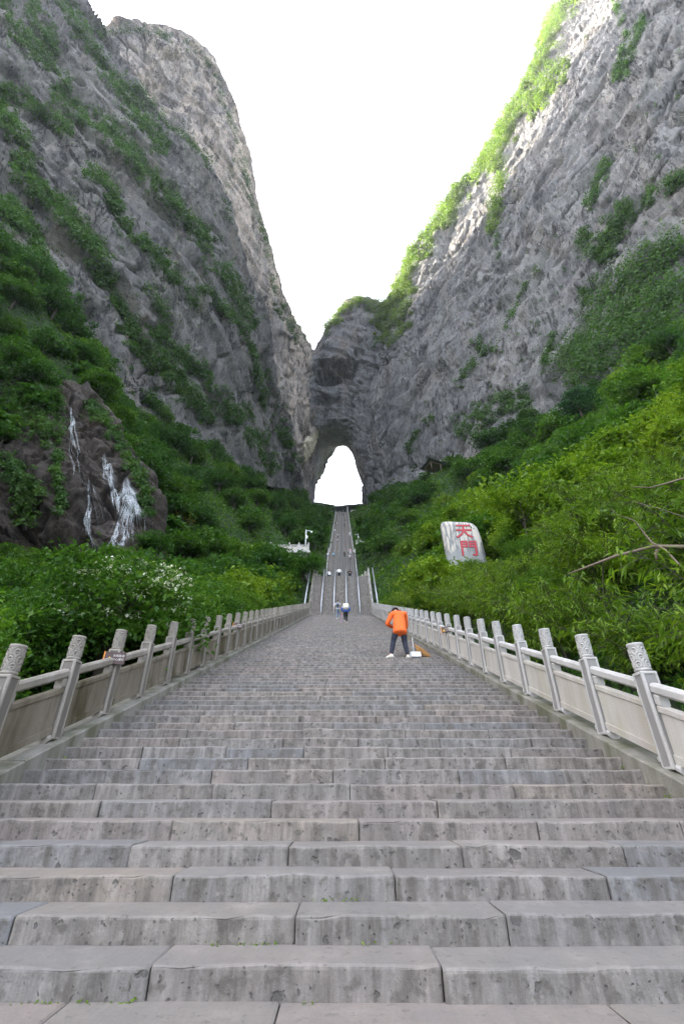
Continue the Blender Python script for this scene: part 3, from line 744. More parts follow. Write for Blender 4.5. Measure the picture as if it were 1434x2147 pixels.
# ------------------------------------------------------------------ the lower flight of stairs
def slab_mesh(L_, wear=0.0, seed=0):
    b, e = 0.020, 0.006
    prof = [(0, -RI - .015), (0, -b), (b * .14, -b * .5), (b * .5, -b * .14), (b, 0), (T + .03, 0), (T + .03, -RI - .015)]
    mid = (T * .5, -RI * .5)
    small = [(p[0] + (e if p[0] < T * .5 else -e), p[1] + (-e if p[1] > -RI * .5 else e)) for p in prof]
    vs, fs = [], []
    st_ = [(-L_ / 2, small), (-L_ / 2 + .012, prof)]; g = random.Random(seed)
    if wear:
        k = max(3, int(L_ / .13)); ph = g.uniform(0, 6)
        for i in range(1, k):
            d1, d2 = wear * (g.gauss(0, .8) + .7 * math.sin(i * .9 + ph)), wear * (g.gauss(0, .6) + .8 * math.sin(i * .55 + ph * 2)); ch = wear * 2.6 if g.random() < .09 else 0
            st_.append((-L_ / 2 + L_ * (i + g.uniform(-.2, .2)) / k, [(p[0] + (d1 if 0 < q < 4 else 0) + (ch if q in (2,) else 0), p[1] + (d2 - ch if 1 < q < 5 else 0)) for q, p in enumerate(prof)]))
    st_ += [(L_ / 2 - .012, prof), (L_ / 2, small)]
    for x, pr in st_:
        vs += [(x, p[0], p[1]) for p in pr]
    n = len(prof); m = len(st_) - 1
    for j in range(m):
        for k in range(n): fs.append((j * n + k, j * n + (k + 1) % n, (j + 1) * n + (k + 1) % n, (j + 1) * n + k))
    fs += [tuple(range(n - 1, -1, -1)), tuple(m * n + k for k in range(n))]
    return vs, fs
SL = {}
def slab(L_):
    k = round(L_ * 20) / 20.0
    if k not in SL:
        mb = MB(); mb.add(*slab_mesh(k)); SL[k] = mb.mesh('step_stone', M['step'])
    return SL[k], k
stair = MB()
ys_ = [Y0 - 4 * T, 48.0]
x0, x1 = XA - .05, XB + .05
za = lambda y: Z0 + (y - Y0) / T * RI
stair.add([(x0, ys_[0], za(ys_[0]) - RI * .55), (x1, ys_[0], za(ys_[0]) - RI * .55), (x1, 48, za(48) - RI * .55), (x0, 48, za(48) - RI * .55),
           (x0, ys_[0], -0.6), (x1, ys_[0], -0.6), (x1, 48, za(48) - 1.5), (x0, 48, za(48) - 1.5)],
          [(0, 1, 2, 3), (4, 7, 6, 5), (0, 4, 5, 1), (1, 5, 6, 2), (2, 6, 7, 3), (3, 7, 4, 0)])
ST = stair.build('staircase', M['mortar']); tag(ST, kind='structure')
NST = int((48 - Y0) / T)
cnt = 0; rest = MB(); fi = 0
JOINTS = {0: [-2.05, -.96, .5, 2.05], 1: [-1.9, -.27, .95, 2.3], 2: [-2.5, -1.12, .35, 1.75, 2.95]}
order = list(range(-3, 0)) + list(range(0, NST))
for i in range(-4, NST):
    y = Y0 + i * T; z = Z0 + (i + 1) * RI
    js = JOINTS.get(i)
    if js is None:
        js = []; x = XA + random.uniform(.35, 1.4)
        while x < XB - .35: js.append(x); x += random.uniform(.95, 1.65)
    edges = [XA] + js + [XB]
    for a, b_ in zip(edges[:-1], edges[1:]):
        dz = random.gauss(0, .004); dy = random.gauss(0, .009); ry = random.gauss(0, .002)
        if i >= 0 and cnt < 298:
            if i < 14:
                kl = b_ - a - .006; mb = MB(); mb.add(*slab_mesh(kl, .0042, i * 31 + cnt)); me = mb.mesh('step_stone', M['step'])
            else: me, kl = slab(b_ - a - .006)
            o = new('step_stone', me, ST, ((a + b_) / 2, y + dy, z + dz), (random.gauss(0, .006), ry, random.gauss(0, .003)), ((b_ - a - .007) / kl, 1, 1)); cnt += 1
        else:
            vs, fs = slab_mesh(b_ - a - .007)
            rest.add([(p[0] + (a + b_) / 2, p[1] + y + dy, p[2] + z + dz) for p in vs], fs)
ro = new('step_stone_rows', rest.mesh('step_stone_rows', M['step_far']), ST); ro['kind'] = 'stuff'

# upper flights: plain steps in one mesh each
def flight(ya, za_, yb, zb, n, xa, xb, name):
    mb = MB(); dy = (yb - ya) / n; dz = (zb - za_) / n
    pts = [(ya, za_ - 1.2)]
    for k in range(n): pts += [(ya + k * dy, za_ + k * dz), (ya + k * dy, za_ + (k + 1) * dz)]
    pts += [(yb, zb), (yb, zb - 1.2)]
    lanes = np.linspace(xa, xb, 6)
    for la, lb in zip(lanes[:-1], lanes[1:]):
        m = len(pts); vs = [(x, p[0], p[1]) for x in (la, lb) for p in pts]
        mb.add(vs, [(k, k + 1, m + k + 1, m + k) for k in range(m - 1)])
    for x in (xa, xb):
        mb.add([(x, ya, za_ - 1.2), (x, yb, zb - 1.2), (x, yb, zb + .1), (x, ya, za_ + .1)], [(0, 1, 2, 3)])
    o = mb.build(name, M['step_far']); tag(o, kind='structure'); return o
E = EYE
flight(47.95, 15.86 + E, 54.5, 23.3 + E, 50, XA, XB, 'staircase')
pl = MB().box(XA - .4, XB + .4, 54.502, 78, 22.8 + E, 23.3 + E).build('landing', M['step_far']); tag(pl, kind='structure')
flight(78, 23.3 + E, 111, 54.5 + E, 200, XA, XB, 'staircase')
pl = MB().box(XA - .4, XB + .4, 111.002, 114.9, 54.0 + E, 54.5 + E).build('landing', M['step_far']); tag(pl, kind='structure')
flight(114.9, 54.5 + E, 231, 139.9 + E, 520, XA, XB, 'staircase')
pl = MB().box(XA - 1.5, XB + 1.5, 231.002, 241, 139.4 + E, 139.9 + E).build('landing', M['step_far']); tag(pl, kind='structure')

# ------------------------------------------------------------------ balustrades
XL, XR = -3.6, 3.40
def post_meshes(mat, key):
    mb = MB(); w_ = 0.092
    mb.box(-w_, w_, -w_, w_, 0, 0.96)
    me = mb.mesh('post', mat)
    bm = bmesh.new(); bm.from_mesh(me)
    bmesh.ops.bevel(bm, geom=[e for e in bm.edges], offset=.01, segments=1, affect='EDGES')
    for fc in [f for f in bm.faces if abs(f.normal.z) < .1 and f.calc_area() > .1]:
        r = bmesh.ops.inset_region(bm, faces=[fc], thickness=.028, depth=0)
        r = bmesh.ops.inset_region(bm, faces=[fc], thickness=.007, depth=-.010)
    bm.to_mesh(me); bm.free()
    def carve(t, z, j):                        # overlapping cloud scrolls in staggered rows
        if j < 4 or j > 40: return 0
        row = (z - .05) / .076; k = int(row); f = row - k
        ph = (t * 5 / (2 * math.pi) + .5 * (k % 2)) % 1 - .5
        rr = math.hypot(ph * 1.6, f - .35)
        return .012 * math.cos(rr * 15) * math.exp(-rr * .7) + .006
    prof = [(.066, -.002), (.088, .012), (.090, .03), (.076, .04)] + [(.079 - .004 * abs(i / 36. - .5), .05 + i * .00625) for i in range(37)] + [(.080, .284), (.090, .295), (.086, .318), (.05, .326)]
    cap = MB().lathe(prof, 60, fn=carve).mesh('carved_cap', mat, smooth=True)
    return me, cap
SPC = 1.14
def slope_parts(pm, mat, sh, side):
    hr = MB().box(-.055, .055, .085, SPC - .085, .745, .865, sh, .028).mesh('handrail', pm)
    mb = MB()                                     # framed slab with a recessed field, feet and stiles
    t_ = .05
    mb.box(-t_, t_, .085, SPC - .085, .09, .17, sh); mb.box(-t_, t_, .085, SPC - .085, .56, .635, sh, .012)
    mb.box(-t_ + .018, t_ - .018, .085, SPC - .085, .168, .562, sh)
    pn = mb.mesh('panel', mat)
    stl = [MB().box(-.05, .05, y0, y1, .634, .747, sh, .015).mesh('stile', pm) for y0, y1 in ((.085, .17), (SPC - .17, SPC - .085))]
    ft = [MB().box(-.07, .07, y0, y1, 0.0, .092, sh, .03).mesh('foot_stone', pm) for y0, y1 in ((.085, .155), (SPC - .155, SPC - .085))]
    return hr, pn, stl, ft
def balustrade(xp, ya, yb, sh, zfun, pm, mat, label, side, group='stone balustrades along the stairs'):
    n = int(round((yb - ya) / SPC))
    e = empty('stone_balustrade', (xp, ya, zfun(ya)), 0, label, 'balustrade', group)
    po, cap = post_meshes(pm, side); hr, pn, stl, ft = slope_parts(pm, mat, sh, side)
    for k in range(n + 1):
        y = k * SPC; z = sh * y
        p = new('post', po, e, (random.gauss(0, .004), y, z), (random.gauss(0, .006), random.gauss(0, .006), random.gauss(0, .01)))
        if not (side == 'l' and k == 15 and sh < .3): new('carved_cap', cap, p, (0, 0, .96), (0, 0, random.uniform(0, 6)))
        if k < n:
            h = new('handrail', hr, e, (0, y, z)); q = new('panel', pn, e, (0, y, z)); 
            for m_ in stl: new('stile', m_, q)
            for m_ in ft: new('foot_stone', m_, q)
    return e
CURB = .095
zf = lambda y: float(za(y)) + RI + CURB
YL0, YR0 = 6.25 - 3 * SPC, 6.45 - 3 * SPC
SLP = RI / T
BL = balustrade(XL, YL0, 47.6, SLP, zf, M['post_l'], M['panel_l'], 'grey mossy stone balustrade with carved post caps, waterfall side of the lower stairs', 'l')
BR_ = balustrade(XR, YR0, 47.6, SLP, zf, M['post_r'], M['panel_r'], 'pale stone balustrade with carved post caps, bamboo side of the lower stairs', 'r')
for e, xp, inn, ya in ((BL, XL, 1, YL0), (BR_, XR, -1, YR0)):      # sloping kerb slabs under each
    w0, w1 = (-.22, .20) if inn > 0 else (-.19, .22)
    k = -1.0
    while k < 44.0:
        ln = random.uniform(1.6, 2.1); ln = min(ln, 44.8 - k)
        MB().box(w0, w1, 0.004, ln - .004, -.42, 0.0, SLP, .012).build('kerb_stone', M['curb'], e, loc=(0, k, SLP * k + random.gauss(0, .002)))
        k += ln
# flight 2 balustrades, and the wing walls on the crest
s2 = 7.44 / 6.5
zf2 = lambda y: 15.86 + E + (y - 48) * s2 + .2
for xp, pm, mt, sd, lb in ((XL, 'post_l', 'panel_l', 'l2', 'short grey stone balustrade beside the steep flight, nearer the lamp post platform'),
                           (XR, 'post_r', 'panel_r', 'r2', 'short pale stone balustrade beside the steep flight with steel rails, nearer the carved stele')):
    e = balustrade(xp, 48.2, 48.2 + 5 * SPC, s2, zf2, M[pm], M[mt], lb, sd)
    MB().box(-.2, .2, -.2, 6.2, -.9, 0.0, s2, .012).build('kerb_stone', M['curb'], e)
def railing_line(p0, p1, n, name, label, group, mats, h=1.0, post=.09, cap=True, slab_h=.62, cat='balustrade', ped=0):
    p0 = Vector(p0); p1 = Vector(p1); d = p1 - p0; ln = math.hypot(d.x, d.y); rz = math.atan2(d.y, d.x) - math.pi / 2; sh = d.z / ln
    e = empty(name, p0, rz, label, cat, group); sg = ln / n
    pm = MB().box(-post, post, -post, post, -.3, h * 1.0, 0).lathe([(post * .8, h), (post * .9, h + .03), (post * .8, h + .24), (post * .5, h + .27)], 8).mesh('post', mats[0])
    hm = MB().box(-.055, .055, post, sg - post, h * .78, h * .9, sh, .02).mesh('handrail', mats[0])
    qm = MB().box(-.045, .045, post, sg - post, .0, h * .66, sh).box(-.045, .045, post, post + .12, h * .66, h * .79, sh).box(-.045, .045, sg - post - .12, sg - post, h * .66, h * .79, sh).mesh('panel', mats[1])
    for k in range(n + 1):
        new('post', pm, e, (0, k * sg, sh * k * sg))
        if k < n: new('handrail', hm, e, (0, k * sg, sh * k * sg)); new('panel', qm, e, (0, k * sg, sh * k * sg))
    return e
PR = (M['post_r'], M['panel_r'])
railing_line((XL, 54.6, 23.3 + E), (-2.35, 59, 23.3 + E), 4, 'stone_balustrade', 'level stone balustrade turning inward at the crest, on the lamp post side', 'stone balustrades along the stairs', (M['post_l'], M['post_l']))
railing_line((XR, 54.6, 23.3 + E), (2.05, 59, 23.3 + E), 4, 'stone_balustrade', 'level stone balustrade turning inward at the crest, on the stele side', 'stone balustrades along the stairs', PR)
# balustrades of the two far flights (posts two pixels wide: one mesh)
for (ya, z_a, yb, zb, nm) in ((78, 23.3, 111, 54.5, 'middle'), (114.9, 54.5, 231, 139.9, 'topmost')):
    for x, sd in ((XA - .2, 'waterfall'), (XB + .2, 'stele')):
        mb = MB(); n = int((yb - ya) / 1.6); s_ = (zb - z_a) / (yb - ya)
        mb.box(-.07, .07, 0, yb - ya, -.6, .75, s_); pb = mb.mesh('wall', M['post_r'])
        e = empty('stone_balustrade', (x, ya, z_a + E), 0, f'distant stone balustrade along the {nm} flight, on the {sd} side', 'balustrade', 'stone balustrades along the stairs')
        new('panel', pb, e)
        mb = MB(); mb.box(-.08, .08, 0, yb - ya, .9, 1.02, s_); mb.build('handrail', M['post_r'], e)
        mb = MB()
        for k in range(n + 1):
            y = k * (yb - ya) / n; mb.box(-.11, .11, y - .11, y + .11, s_ * y - .3, s_ * y + 1.3)
        p = mb.build('post_row', M['post_r'], e); p['kind'] = 'stuff'
# steel handrails: lanes on flight 2, outside rails, lanes on the far flights
def steel_rail(x, ya, z_a, yb, zb, label, n, h=.95, r=.04, ext=0.0, group='steel handrails on the stairs'):
    e = empty('steel_handrail', (x, ya, z_a), 0, label, 'handrail', group)
    dy, dz = yb - ya, zb - z_a
    pts = [(0, 0, h), (0, dy, dz + h)] + ([(0, dy + ext, dz + h)] if ext else [])
    MB().tube(pts, r, 8).build('rail', M['steel'], e, True)
    MB().tube([(p[0], p[1], p[2] - .38) for p in pts], r * .7, 6).build('lower_rail', M['steel'], e, True)
    pm = MB().tube([(0, 0, -.1), (0, 0, h)], r * .8, 6).mesh('post', M['steel'], smooth=True)
    for k in range(n + 1): new('post', pm, e, (0, dy * k / n, dz * k / n))
LN = [(-2.3, 'first'), (-.9, 'second'), (.5, 'third'), (1.95, 'fourth')]
for x, o_ in LN:
    steel_rail(x, 48.1, 16.0 + E, 54.5, 23.32 + E, f'{o_} steel lane handrail of the steep flight counted from the lamp post side', 6, .98, .055, 1.2)
steel_rail(-4.1, 47.8, 15.9 + E, 54.3, 23.2 + E, 'steel tube rail outside the stone balustrade by the lamp post platform', 5, 1.2, .06)
steel_rail(3.95, 47.8, 15.9 + E, 54.3, 23.2 + E, 'steel tube rail outside the stone balustrade by the bamboo', 5, 1.2, .06)
for i, (x, o_) in enumerate([(-2.1, 'first'), (-.8, 'second'), (.5, 'third'), (1.8, 'fourth')]):
    steel_rail(x, 78.4, 23.7 + E, 110.6, 54.1 + E, f'{o_} lane handrail on the middle flight counted from the waterfall side', 14, .9, .035)
    steel_rail(x, 115.5, 55 + E, 230.5, 139.5 + E, f'{o_} lane handrail on the topmost flight counted from the waterfall side', 40, .9, .035)

# ------------------------------------------------------------------ warning signs on the posts
def text_mesh(body, size, mat, depth=.001, bold=0.0):
    c = bpy.data.curves.new('print', 'FONT'); c.body = body; c.size = size; c.extrude = depth; c.align_x = 'CENTER'; c.align_y = 'CENTER'; c.offset = bold
    c.resolution_u = 2
    o = bpy.data.objects.new('print', c); COL.objects.link(o)
    dg = bpy.context.evaluated_depsgraph_get()
    me = bpy.data.meshes.new_from_object(o.evaluated_get(dg))
    bpy.data.objects.remove(o); me.materials.clear(); me.materials.append(mat)
    return me
tx1, tx2 = text_mesh('天雨路滑', .042, M['sign_white']), text_mesh('小心慢行', .042, M['sign_white'])
ex = text_mesh('!', .045, M['sign_brown'], .002)
def sign(loc, rz, label):
    e = empty('warning_sign', loc, rz, label, 'sign', 'warning signs strapped to the balustrade posts')
    MB().box(-.15, .15, -.02, .02, -.09, .09, 0, .008).build('board', M['sign_brown'], e)
    MB().box(-.165, -.149, -.028, .028, -.095, .095, 0, .003).build('orange_edge', M['sign_edge'], e)
    MB().add
    mb = MB(); mb.add([(-.115, -.0215, -.05), (-.035, -.0215, -.05), (-.075, -.0215, .025), (-.115, -.0225, -.05), (-.035, -.0225, -.05), (-.075, -.0225, .025)],
                      [(0, 2, 1), (3, 4, 5), (0, 1, 4, 3), (1, 2, 5, 4), (2, 0, 3, 5)])
    tri = mb.build('warning_triangle', M['sign_yellow'], e)
    new('exclamation_mark', ex, tri, (-.075, -.0228, -.022), (R(90), 0, 0))
    new('lettering', tx1, e, (.055, -.0215, .033), (R(90), 0, 0)); new('lettering', tx2, e, (.055, -.0215, -.022), (R(90), 0, 0))
    MB().box(-.10, .10, .018, .20, -.012, .012).build('strap', M['steel'], e)
    return e
for k, lb in ((4, 'brown warning sign with yellow triangle strapped to a post near the white flowering bush'), (11, 'brown warning sign with orange edge on a balustrade post halfway up, waterfall side')):
    y = YL0 + k * SPC; sign((XL + .06, y - .13, zf(y) + .80), R(12), lb)
for k, lb in ((10, 'brown warning sign with orange edge on a pale balustrade post near the sweeper'), (24, 'small distant warning sign on a pale balustrade post near the steep flight')):
    y = YR0 + k * SPC; s_ = sign((XR - .09, y - .13, zf(y) + .74), R(-35), lb)

# ------------------------------------------------------------------ carved stele in the bamboo
m, nt, b = mat_new('white and grey marble boulder')
tc = N(nt, 'ShaderNodeTexCoord').outputs['Object']
n1 = noise_n(nt, mapping(nt, tc, (0, 0, 0), (2.2, 1, .5)), 1.0, 5, .6, .6); n2 = noise_n(nt, mapping(nt, tc, (0, R(12), 0), (3.4, 1, .55)), 1.3, 5, .65, .5)
c = ramp(nt, n1, [(.3, (.50, .48, .45)), (.5, (.62, .56, .49)), (.7, (.56, .48, .39))])
c = mixc(nt, ramp(nt, n2, [(.47, g3(0)), (.55, g3(.9))]), c, (.20, .21, .225))
sx = N(nt, 'ShaderNodeSeparateXYZ'); L(nt, tc, sx.inputs[0])
lowf = math_n(nt, 'ADD', sx.outputs['Z'], math_n(nt, 'MULTIPLY', n1, 1.6))
c = mixc(nt, ramp(nt, math_n(nt, 'MULTIPLY', lowf, .25), [(.36, g3(.9)), (.44, g3(0))]), c, (.29, .30, .30))
L(nt, c, b.inputs['Base Color']); b.inputs['Roughness'].default_value = .7; bump(nt, b, n2, .5, .05)
M['stele'] = m
YS = 30.0
sb = U(976, 1181, YS)
st = empty('carved_stele', sb, 0, 'white and grey boulder carved with red characters standing among the bamboo', 'stele')
outl = [(-1.3, -1.2), (-1.33, .3), (-1.37, 1.4), (-1.43, 2.5), (-1.46, 3.15), (-1.36, 3.36), (-.9, 3.42), (-.3, 3.40), (.3, 3.33), (.7, 3.34), (.98, 3.16), (1.22, 2.85), (1.36, 2.3), (1.42, 1.6), (1.48, .8), (1.5, -.2), (1.52, -1.2)]
mb = MB(); n = len(outl)
rings = [(-.0, .82), (-.10, .93), (-.2, .99), (-.32, 1.0), (-.7, .98), (-.95, .85)]
vs = []
for dd, sc in rings:
    for (x, z) in outl: vs.append((x * sc + .02 * math.sin(z * 5 + dd * 9), .32 + -dd - .35 if False else (-dd - .35), (z - 1.2) * sc + 1.2 + .03 * math.sin(x * 7)))
fs = [tuple(range(n - 1, -1, -1)), tuple((len(rings) - 1) * n + k for k in range(n))]
for j in range(len(rings) - 1):
    for k in range(n): fs.append((j * n + k, j * n + (k + 1) % n, (j + 1) * n + (k + 1) % n, (j + 1) * n + k))
mb.add(vs, fs)
mb.build('boulder', M['stele'], st)
for ch, x, z, s_ in (('天', .12, 2.38, 1.28), ('門', .30, .95, 1.35)):
    eg = new('character_edge', text_mesh(ch, s_, M['red_edge'], .012, .028), st, (x, -.362, z), (R(90), 0, 0))
    new('character', text_mesh(ch, s_, M['red_paint'], .012, .012), eg, (0, 0, .012))

# ------------------------------------------------------------------ viewing platforms, lamp posts, top buildings
def pier(x0, x1, y0, y1, z0, z1, label, name='stone_pier'):
    e = empty(name, ((x0 + x1) / 2, y0, z0), 0, label, 'pier')
    w_ = x1 - x0; h = z1 - z0
    MB().box(-w_ / 2 + .1, w_ / 2 - .1, .1, y1 - y0, 0, h - .02).build('core', M['mortar'], e)
    z = 0.0; k = 0
    bm_ = {}
    while z < h - .1:
        hh = min(.42, h - z); x = -w_ / 2 + (0 if k % 2 else -.3)
        while x < w_ / 2:
            ln = .75; xa, xb = max(x, -w_ / 2), min(x + ln, w_ / 2)
            if xb - xa > .1: MB().box(xa + .01, xb - .01, -.02 + random.uniform(-.02, .02), .12, z + .01, z + hh - .01).build('stone', M['masonry'], e)
            x += ln
        MB().box(w_ / 2 - .11, w_ / 2 + random.uniform(-.02, .02), .14, y1 - y0, z + .01, z + hh - .01).build('stone', M['masonry'], e)
        z += hh; k += 1
    MB().box(-w_ / 2 - .25, w_ / 2 + .3, -.3, y1 - y0 + .2, h, h + .28, 0, .03).build('coping', M['post_r'], e)
    return e
YP = 57.0
a = U(566, 1160, YP); b2 = U(646, 1160, YP)
pier(a.x, b2.x, YP, YP + 4, float(terr(b2.x, YP)) - 3, a.z, 'stone viewing pier half hidden by foliage under the lamp post')
railing_line((a.x, YP, a.z + .28), (b2.x, YP, a.z + .28), 4, 'stone_balustrade', 'white stone balustrade on the viewing pier under the lamp post', 'balustrades of the viewing platforms', PR, 1.15, .11)
def lamp(loc, label, sgn=1, h=3.6):
    e = empty('lamp_post', loc, 0, label, 'lamp post', 'white camera lamp posts beside the stairs')
    MB().tube([(0, 0, -.5), (0, 0, h)], .075, 10).build('pole', M['white_paint'], e, True)
    MB().tube([(0, 0, h - .06), (sgn * .3, 0, h + .02), (sgn * .72, 0, h - .08)], .045, 8).build('arm', M['white_paint'], e, True)
    MB().lathe([(.05, .16), (.13, .12), (.16, 0), (.13, -.1), (.05, -.16)], 12, (sgn * .78, 0, h - .22)).build('camera_dome', M['white_paint'], e, True)
    MB().box(.06, .27, -.1, .1, h - 1.25, h - .82, 0, .02).build('control_box', M['white_paint'], e)
    MB().lathe([(.09, 0), (.12, .03), (.1, .12), (.03, .17)], 10, (0, 0, h)).build('cap', M['white_paint'], e, True)
lp = U(640, 1156, YP + .5); lamp(lp, 'white lamp post with curved arm standing on the viewing pier above the stairs', h=3.3)
YQ = 126.0
a3 = U(747, 1140, YQ); b3 = U(764, 1140, YQ)
pier(a3.x, b3.x, YQ, YQ + 3, float(terr(b3.x, YQ)) - 1, a3.z - .28, 'small stone pier in the foliage right of the upper stairs')
railing_line((a3.x, YQ, a3.z), (b3.x, YQ, a3.z), 2, 'stone_balustrade', 'tiny white stone balustrade on the small pier beside the upper stairs', 'balustrades of the viewing platforms', PR, 1.1, .12)
lamp((a3.x + .6, YQ + .4, a3.z), 'distant white lamp post on the small pier beside the upper stairs', -1, 3.6)
YT = 226.0
a4 = U(736, 1083, YT); b4 = U(773, 1083, YT); zt = U(736, 1075, YT).z
pier(a4.x, b4.x, YT, YT + 5, a4.z - 1, zt, 'grey retaining wall at the top of the stairs below the arch', 'retaining_wall')['category'] = 'wall'
railing_line((a4.x, YT, zt + .28), (b4.x, YT, zt + .28), 9, 'stone_balustrade', 'pale stone balustrade crowning the grey wall at the top of the stairs', 'balustrades of the viewing platforms', PR, 1.5, .2)
# tunnel canopy where the stairs end
a5 = U(699, 1073.5, 232.5); b5 = U(725, 1073.5, 232.5)
e = empty('tunnel_canopy', (0, 232.5, a5.z), 0, 'dark tunnel canopy with slanting concrete roof where the stairs end', 'canopy')
wl, wr = a5.x - .4, b5.x + .4
MB().box(wl - 1.0, wl, 0, 9, -1, 2.6, 0, .1).build('side_wall', M['concrete'], e); MB().box(wr, wr + 1.2, 0, 9, -1, 4.0, 0, .1).build('side_wall', M['concrete'], e)
MB().box(wl, wr, 8.6, 9, -1, 3.2).build('shade_backing', M['dark_opening'], e)  # near-black backing paints the shade inside the tunnel
mb = MB(); mb.add([(wl - 1.5, -.8, 2.6), (wr + 1.4, -.8, 4.2), (wr + 6.5, -.6, 4.6), (wr + 6.5, 9.2, 4.6), (wr + 1.4, 9.2, 4.2), (wl - 1.5, 9.2, 2.6),
                   (wl - 1.5, -.8, 3.2), (wr + 1.4, -.8, 4.9), (wr + 6.5, -.6, 5.3), (wr + 6.5, 9.2, 5.3), (wr + 1.4, 9.2, 4.9), (wl - 1.5, 9.2, 3.2)],
                  [(0, 5, 4, 1), (1, 4, 3, 2), (6, 7, 10, 11), (7, 8, 9, 10), (0, 1, 7, 6), (1, 2, 8, 7), (2, 3, 9, 8), (3, 4, 10, 9), (4, 5, 11, 10), (5, 0, 6, 11)])
mb.build('roof_slab', M['concrete'], e)
# small pavilion high in the trees
pv = U(908, 985, 112)
e = empty('pavilion', pv, R(20), 'small pavilion with dark upswept roof above the trees at the cliff foot', 'pavilion', scale=1.25)
for sx_ in (-1, 1):
    for sy_ in (-1, 1): MB().tube([(sx_ * 1.3, sy_ * 1.3, -.9), (sx_ * 1.3, sy_ * 1.3, 1.2)], .12, 8).build('column', M['bark_pale'], e, True)
MB().box(-1.6, 1.6, -1.6, 1.6, .75, 1.0).build('beam', M['bark_pale'], e)
vs = []; fs = []
for j, (r_, z) in enumerate(((2.4, 1.0), (1.5, 1.35), (.7, 1.9), (.1, 2.5))):
    for k in range(16):
        t = 2 * math.pi * k / 16; c_ = max(abs(math.cos(t)), abs(math.sin(t))); cor = (1 / c_ - 1) / .414
        vs.append((r_ * math.cos(t) / c_, r_ * math.sin(t) / c_, z + (.35 * cor ** 2 if j == 0 else .05 * cor)))
for j in range(3):
    for k in range(16): fs.append((j * 16 + k, j * 16 + (k + 1) % 16, (j + 1) * 16 + (k + 1) % 16, (j + 1) * 16 + k))
fs.append(tuple(range(15, -1, -1))); fs.append(tuple(48 + k for k in range(16)))
mb = MB(); mb.add(vs, fs); mb.build('roof', M['roof_tile'], e)
# floodlights in the bushes behind the grey balustrade
for i, (px, py) in enumerate(((284, 1322), (316, 1319), (381, 1319))):
    p = U(px, py, 11.5 + i * 1.6)
    e = empty('floodlight', p, R(25), ('black floodlight on a stake nearest the white blossom', 'black floodlight in the middle of the three behind the balustrade', 'black floodlight furthest from the white blossom')[i], 'floodlight', 'black floodlights behind the grey balustrade')
    MB().tube([(0, .05, -1.6), (0, .05, -.1)], .018, 6).build('stake', M['black'], e)
    MB().box(-.11, .11, -.05, .05, -.09, .09, 0, .02).build('housing', M['black'], e, rot=(R(35), 0, 0)); MB().box(-.13, -.115, -.02, .02, -.14, .03).box(.115, .13, -.02, .02, -.14, .03).build('bracket', M['black'], e)

# ------------------------------------------------------------------ waterfall rock and water
RF = [colp([(-160, 800, 46), (-160, 930, 43), (-150, 1050, 41), (-140, 1180, 39), (-130, 1300, 36)]),
      colp([(20, 800, 49), (15, 920, 45), (15, 1040, 42), (20, 1160, 40), (25, 1290, 37)]),
      colp([(130, 800, 51), (110, 900, 46), (110, 1010, 42.5), (120, 1140, 40), (130, 1290, 37)]),
      colp([(170, 810, 53), (180, 905, 48), (190, 1010, 45), (190, 1130, 42), (195, 1280, 38)]),
      colp([(215, 870, 54), (240, 960, 49), (262, 1040, 45.5), (262, 1140, 42.5), (260, 1270, 39)]),
      colp([(235, 900, 57), (275, 985, 52), (302, 1060, 48), (302, 1150, 45), (300, 1270, 41)]),
      colp([(240, 900, 63), (280, 985, 58), (308, 1060, 55), (308, 1150, 52), (306, 1270, 47)])]
P = loft(RF, 220, 200); P = displace(P, orient(P, (0, 0, 0)), (0.35, 0.2, -0.9), 1.15, 500, 2.0, 0.33)
wf, VW, FW = cliff('rock_face', P, M['rock_wet'])
WB = bvh(VW, FW)
CLEARW = None
strands = []
def strand(poly, n, spread, wd, seed):
    g = random.Random(seed)
    for k in range(n):
        off = g.gauss(0, spread); ph = g.uniform(0, 6); am = g.uniform(.6, 2.0)
        t0 = g.uniform(0, .35) if k else 0; t1 = g.uniform(.6, 1) if k else 1
        pts = []
        m_ = len(poly) - 1; N_ = m_ * 9
        for i in range(N_ + 1):
            t = i / N_
            if t < t0 or t > t1: continue
            j = min(int(t * m_), m_ - 1); f = t * m_ - j
            x = poly[j][0] * (1 - f) + poly[j + 1][0] * f; y = poly[j][1] * (1 - f) + poly[j + 1][1] * f
            x += off * (.35 + t * 1.3) + am * math.sin(t * 14 + ph)
            r_ = WB.ray_cast(EO, ray(x, y).normalized(), 300)
            if r_[0] is not None: pts.append(r_[0] + (EO - r_[0]).normalized() * .10)
        if len(pts) > 3: strands.append((pts, wd * g.uniform(.5, 1.4)))
strand([(150, 850), (149, 870), (154, 888), (147, 897), (152, 915), (155, 935), (163, 950), (160, 970)], 6, 1.5, .11, 1)
strand([(150, 920), (146, 945), (158, 972), (157, 1000)], 5, 3, .05, 2)
strand([(186, 1005), (188, 1040), (190, 1070), (182, 1090), (188, 1120), (196, 1140), (203, 1160)], 9, 2.5, .08, 3)
strand([(220, 940), (221, 962), (223, 985), (232, 972), (240, 1000), (242, 1020)], 7, 3, .07, 4)
strand([(222, 975), (218, 1000), (232, 1010), (242, 1030), (244, 1065)], 8, 3, .06, 5)
strand([(263, 1000), (262, 1025), (250, 1045), (247, 1080)], 14, 3, .07, 6)
strand([(264, 1000), (272, 1020), (282, 1045), (288, 1070), (294, 1100)], 34, 6, .07, 7)
strand([(264, 1002), (268, 1030), (270, 1060), (262, 1100), (258, 1140)], 38, 10, .05, 8)
strand([(250, 1060), (262, 1075), (278, 1078), (288, 1098)], 10, 3, .05, 9)
strand([(235, 1125), (242, 1140), (246, 1152)], 12, 5, .09, 10)
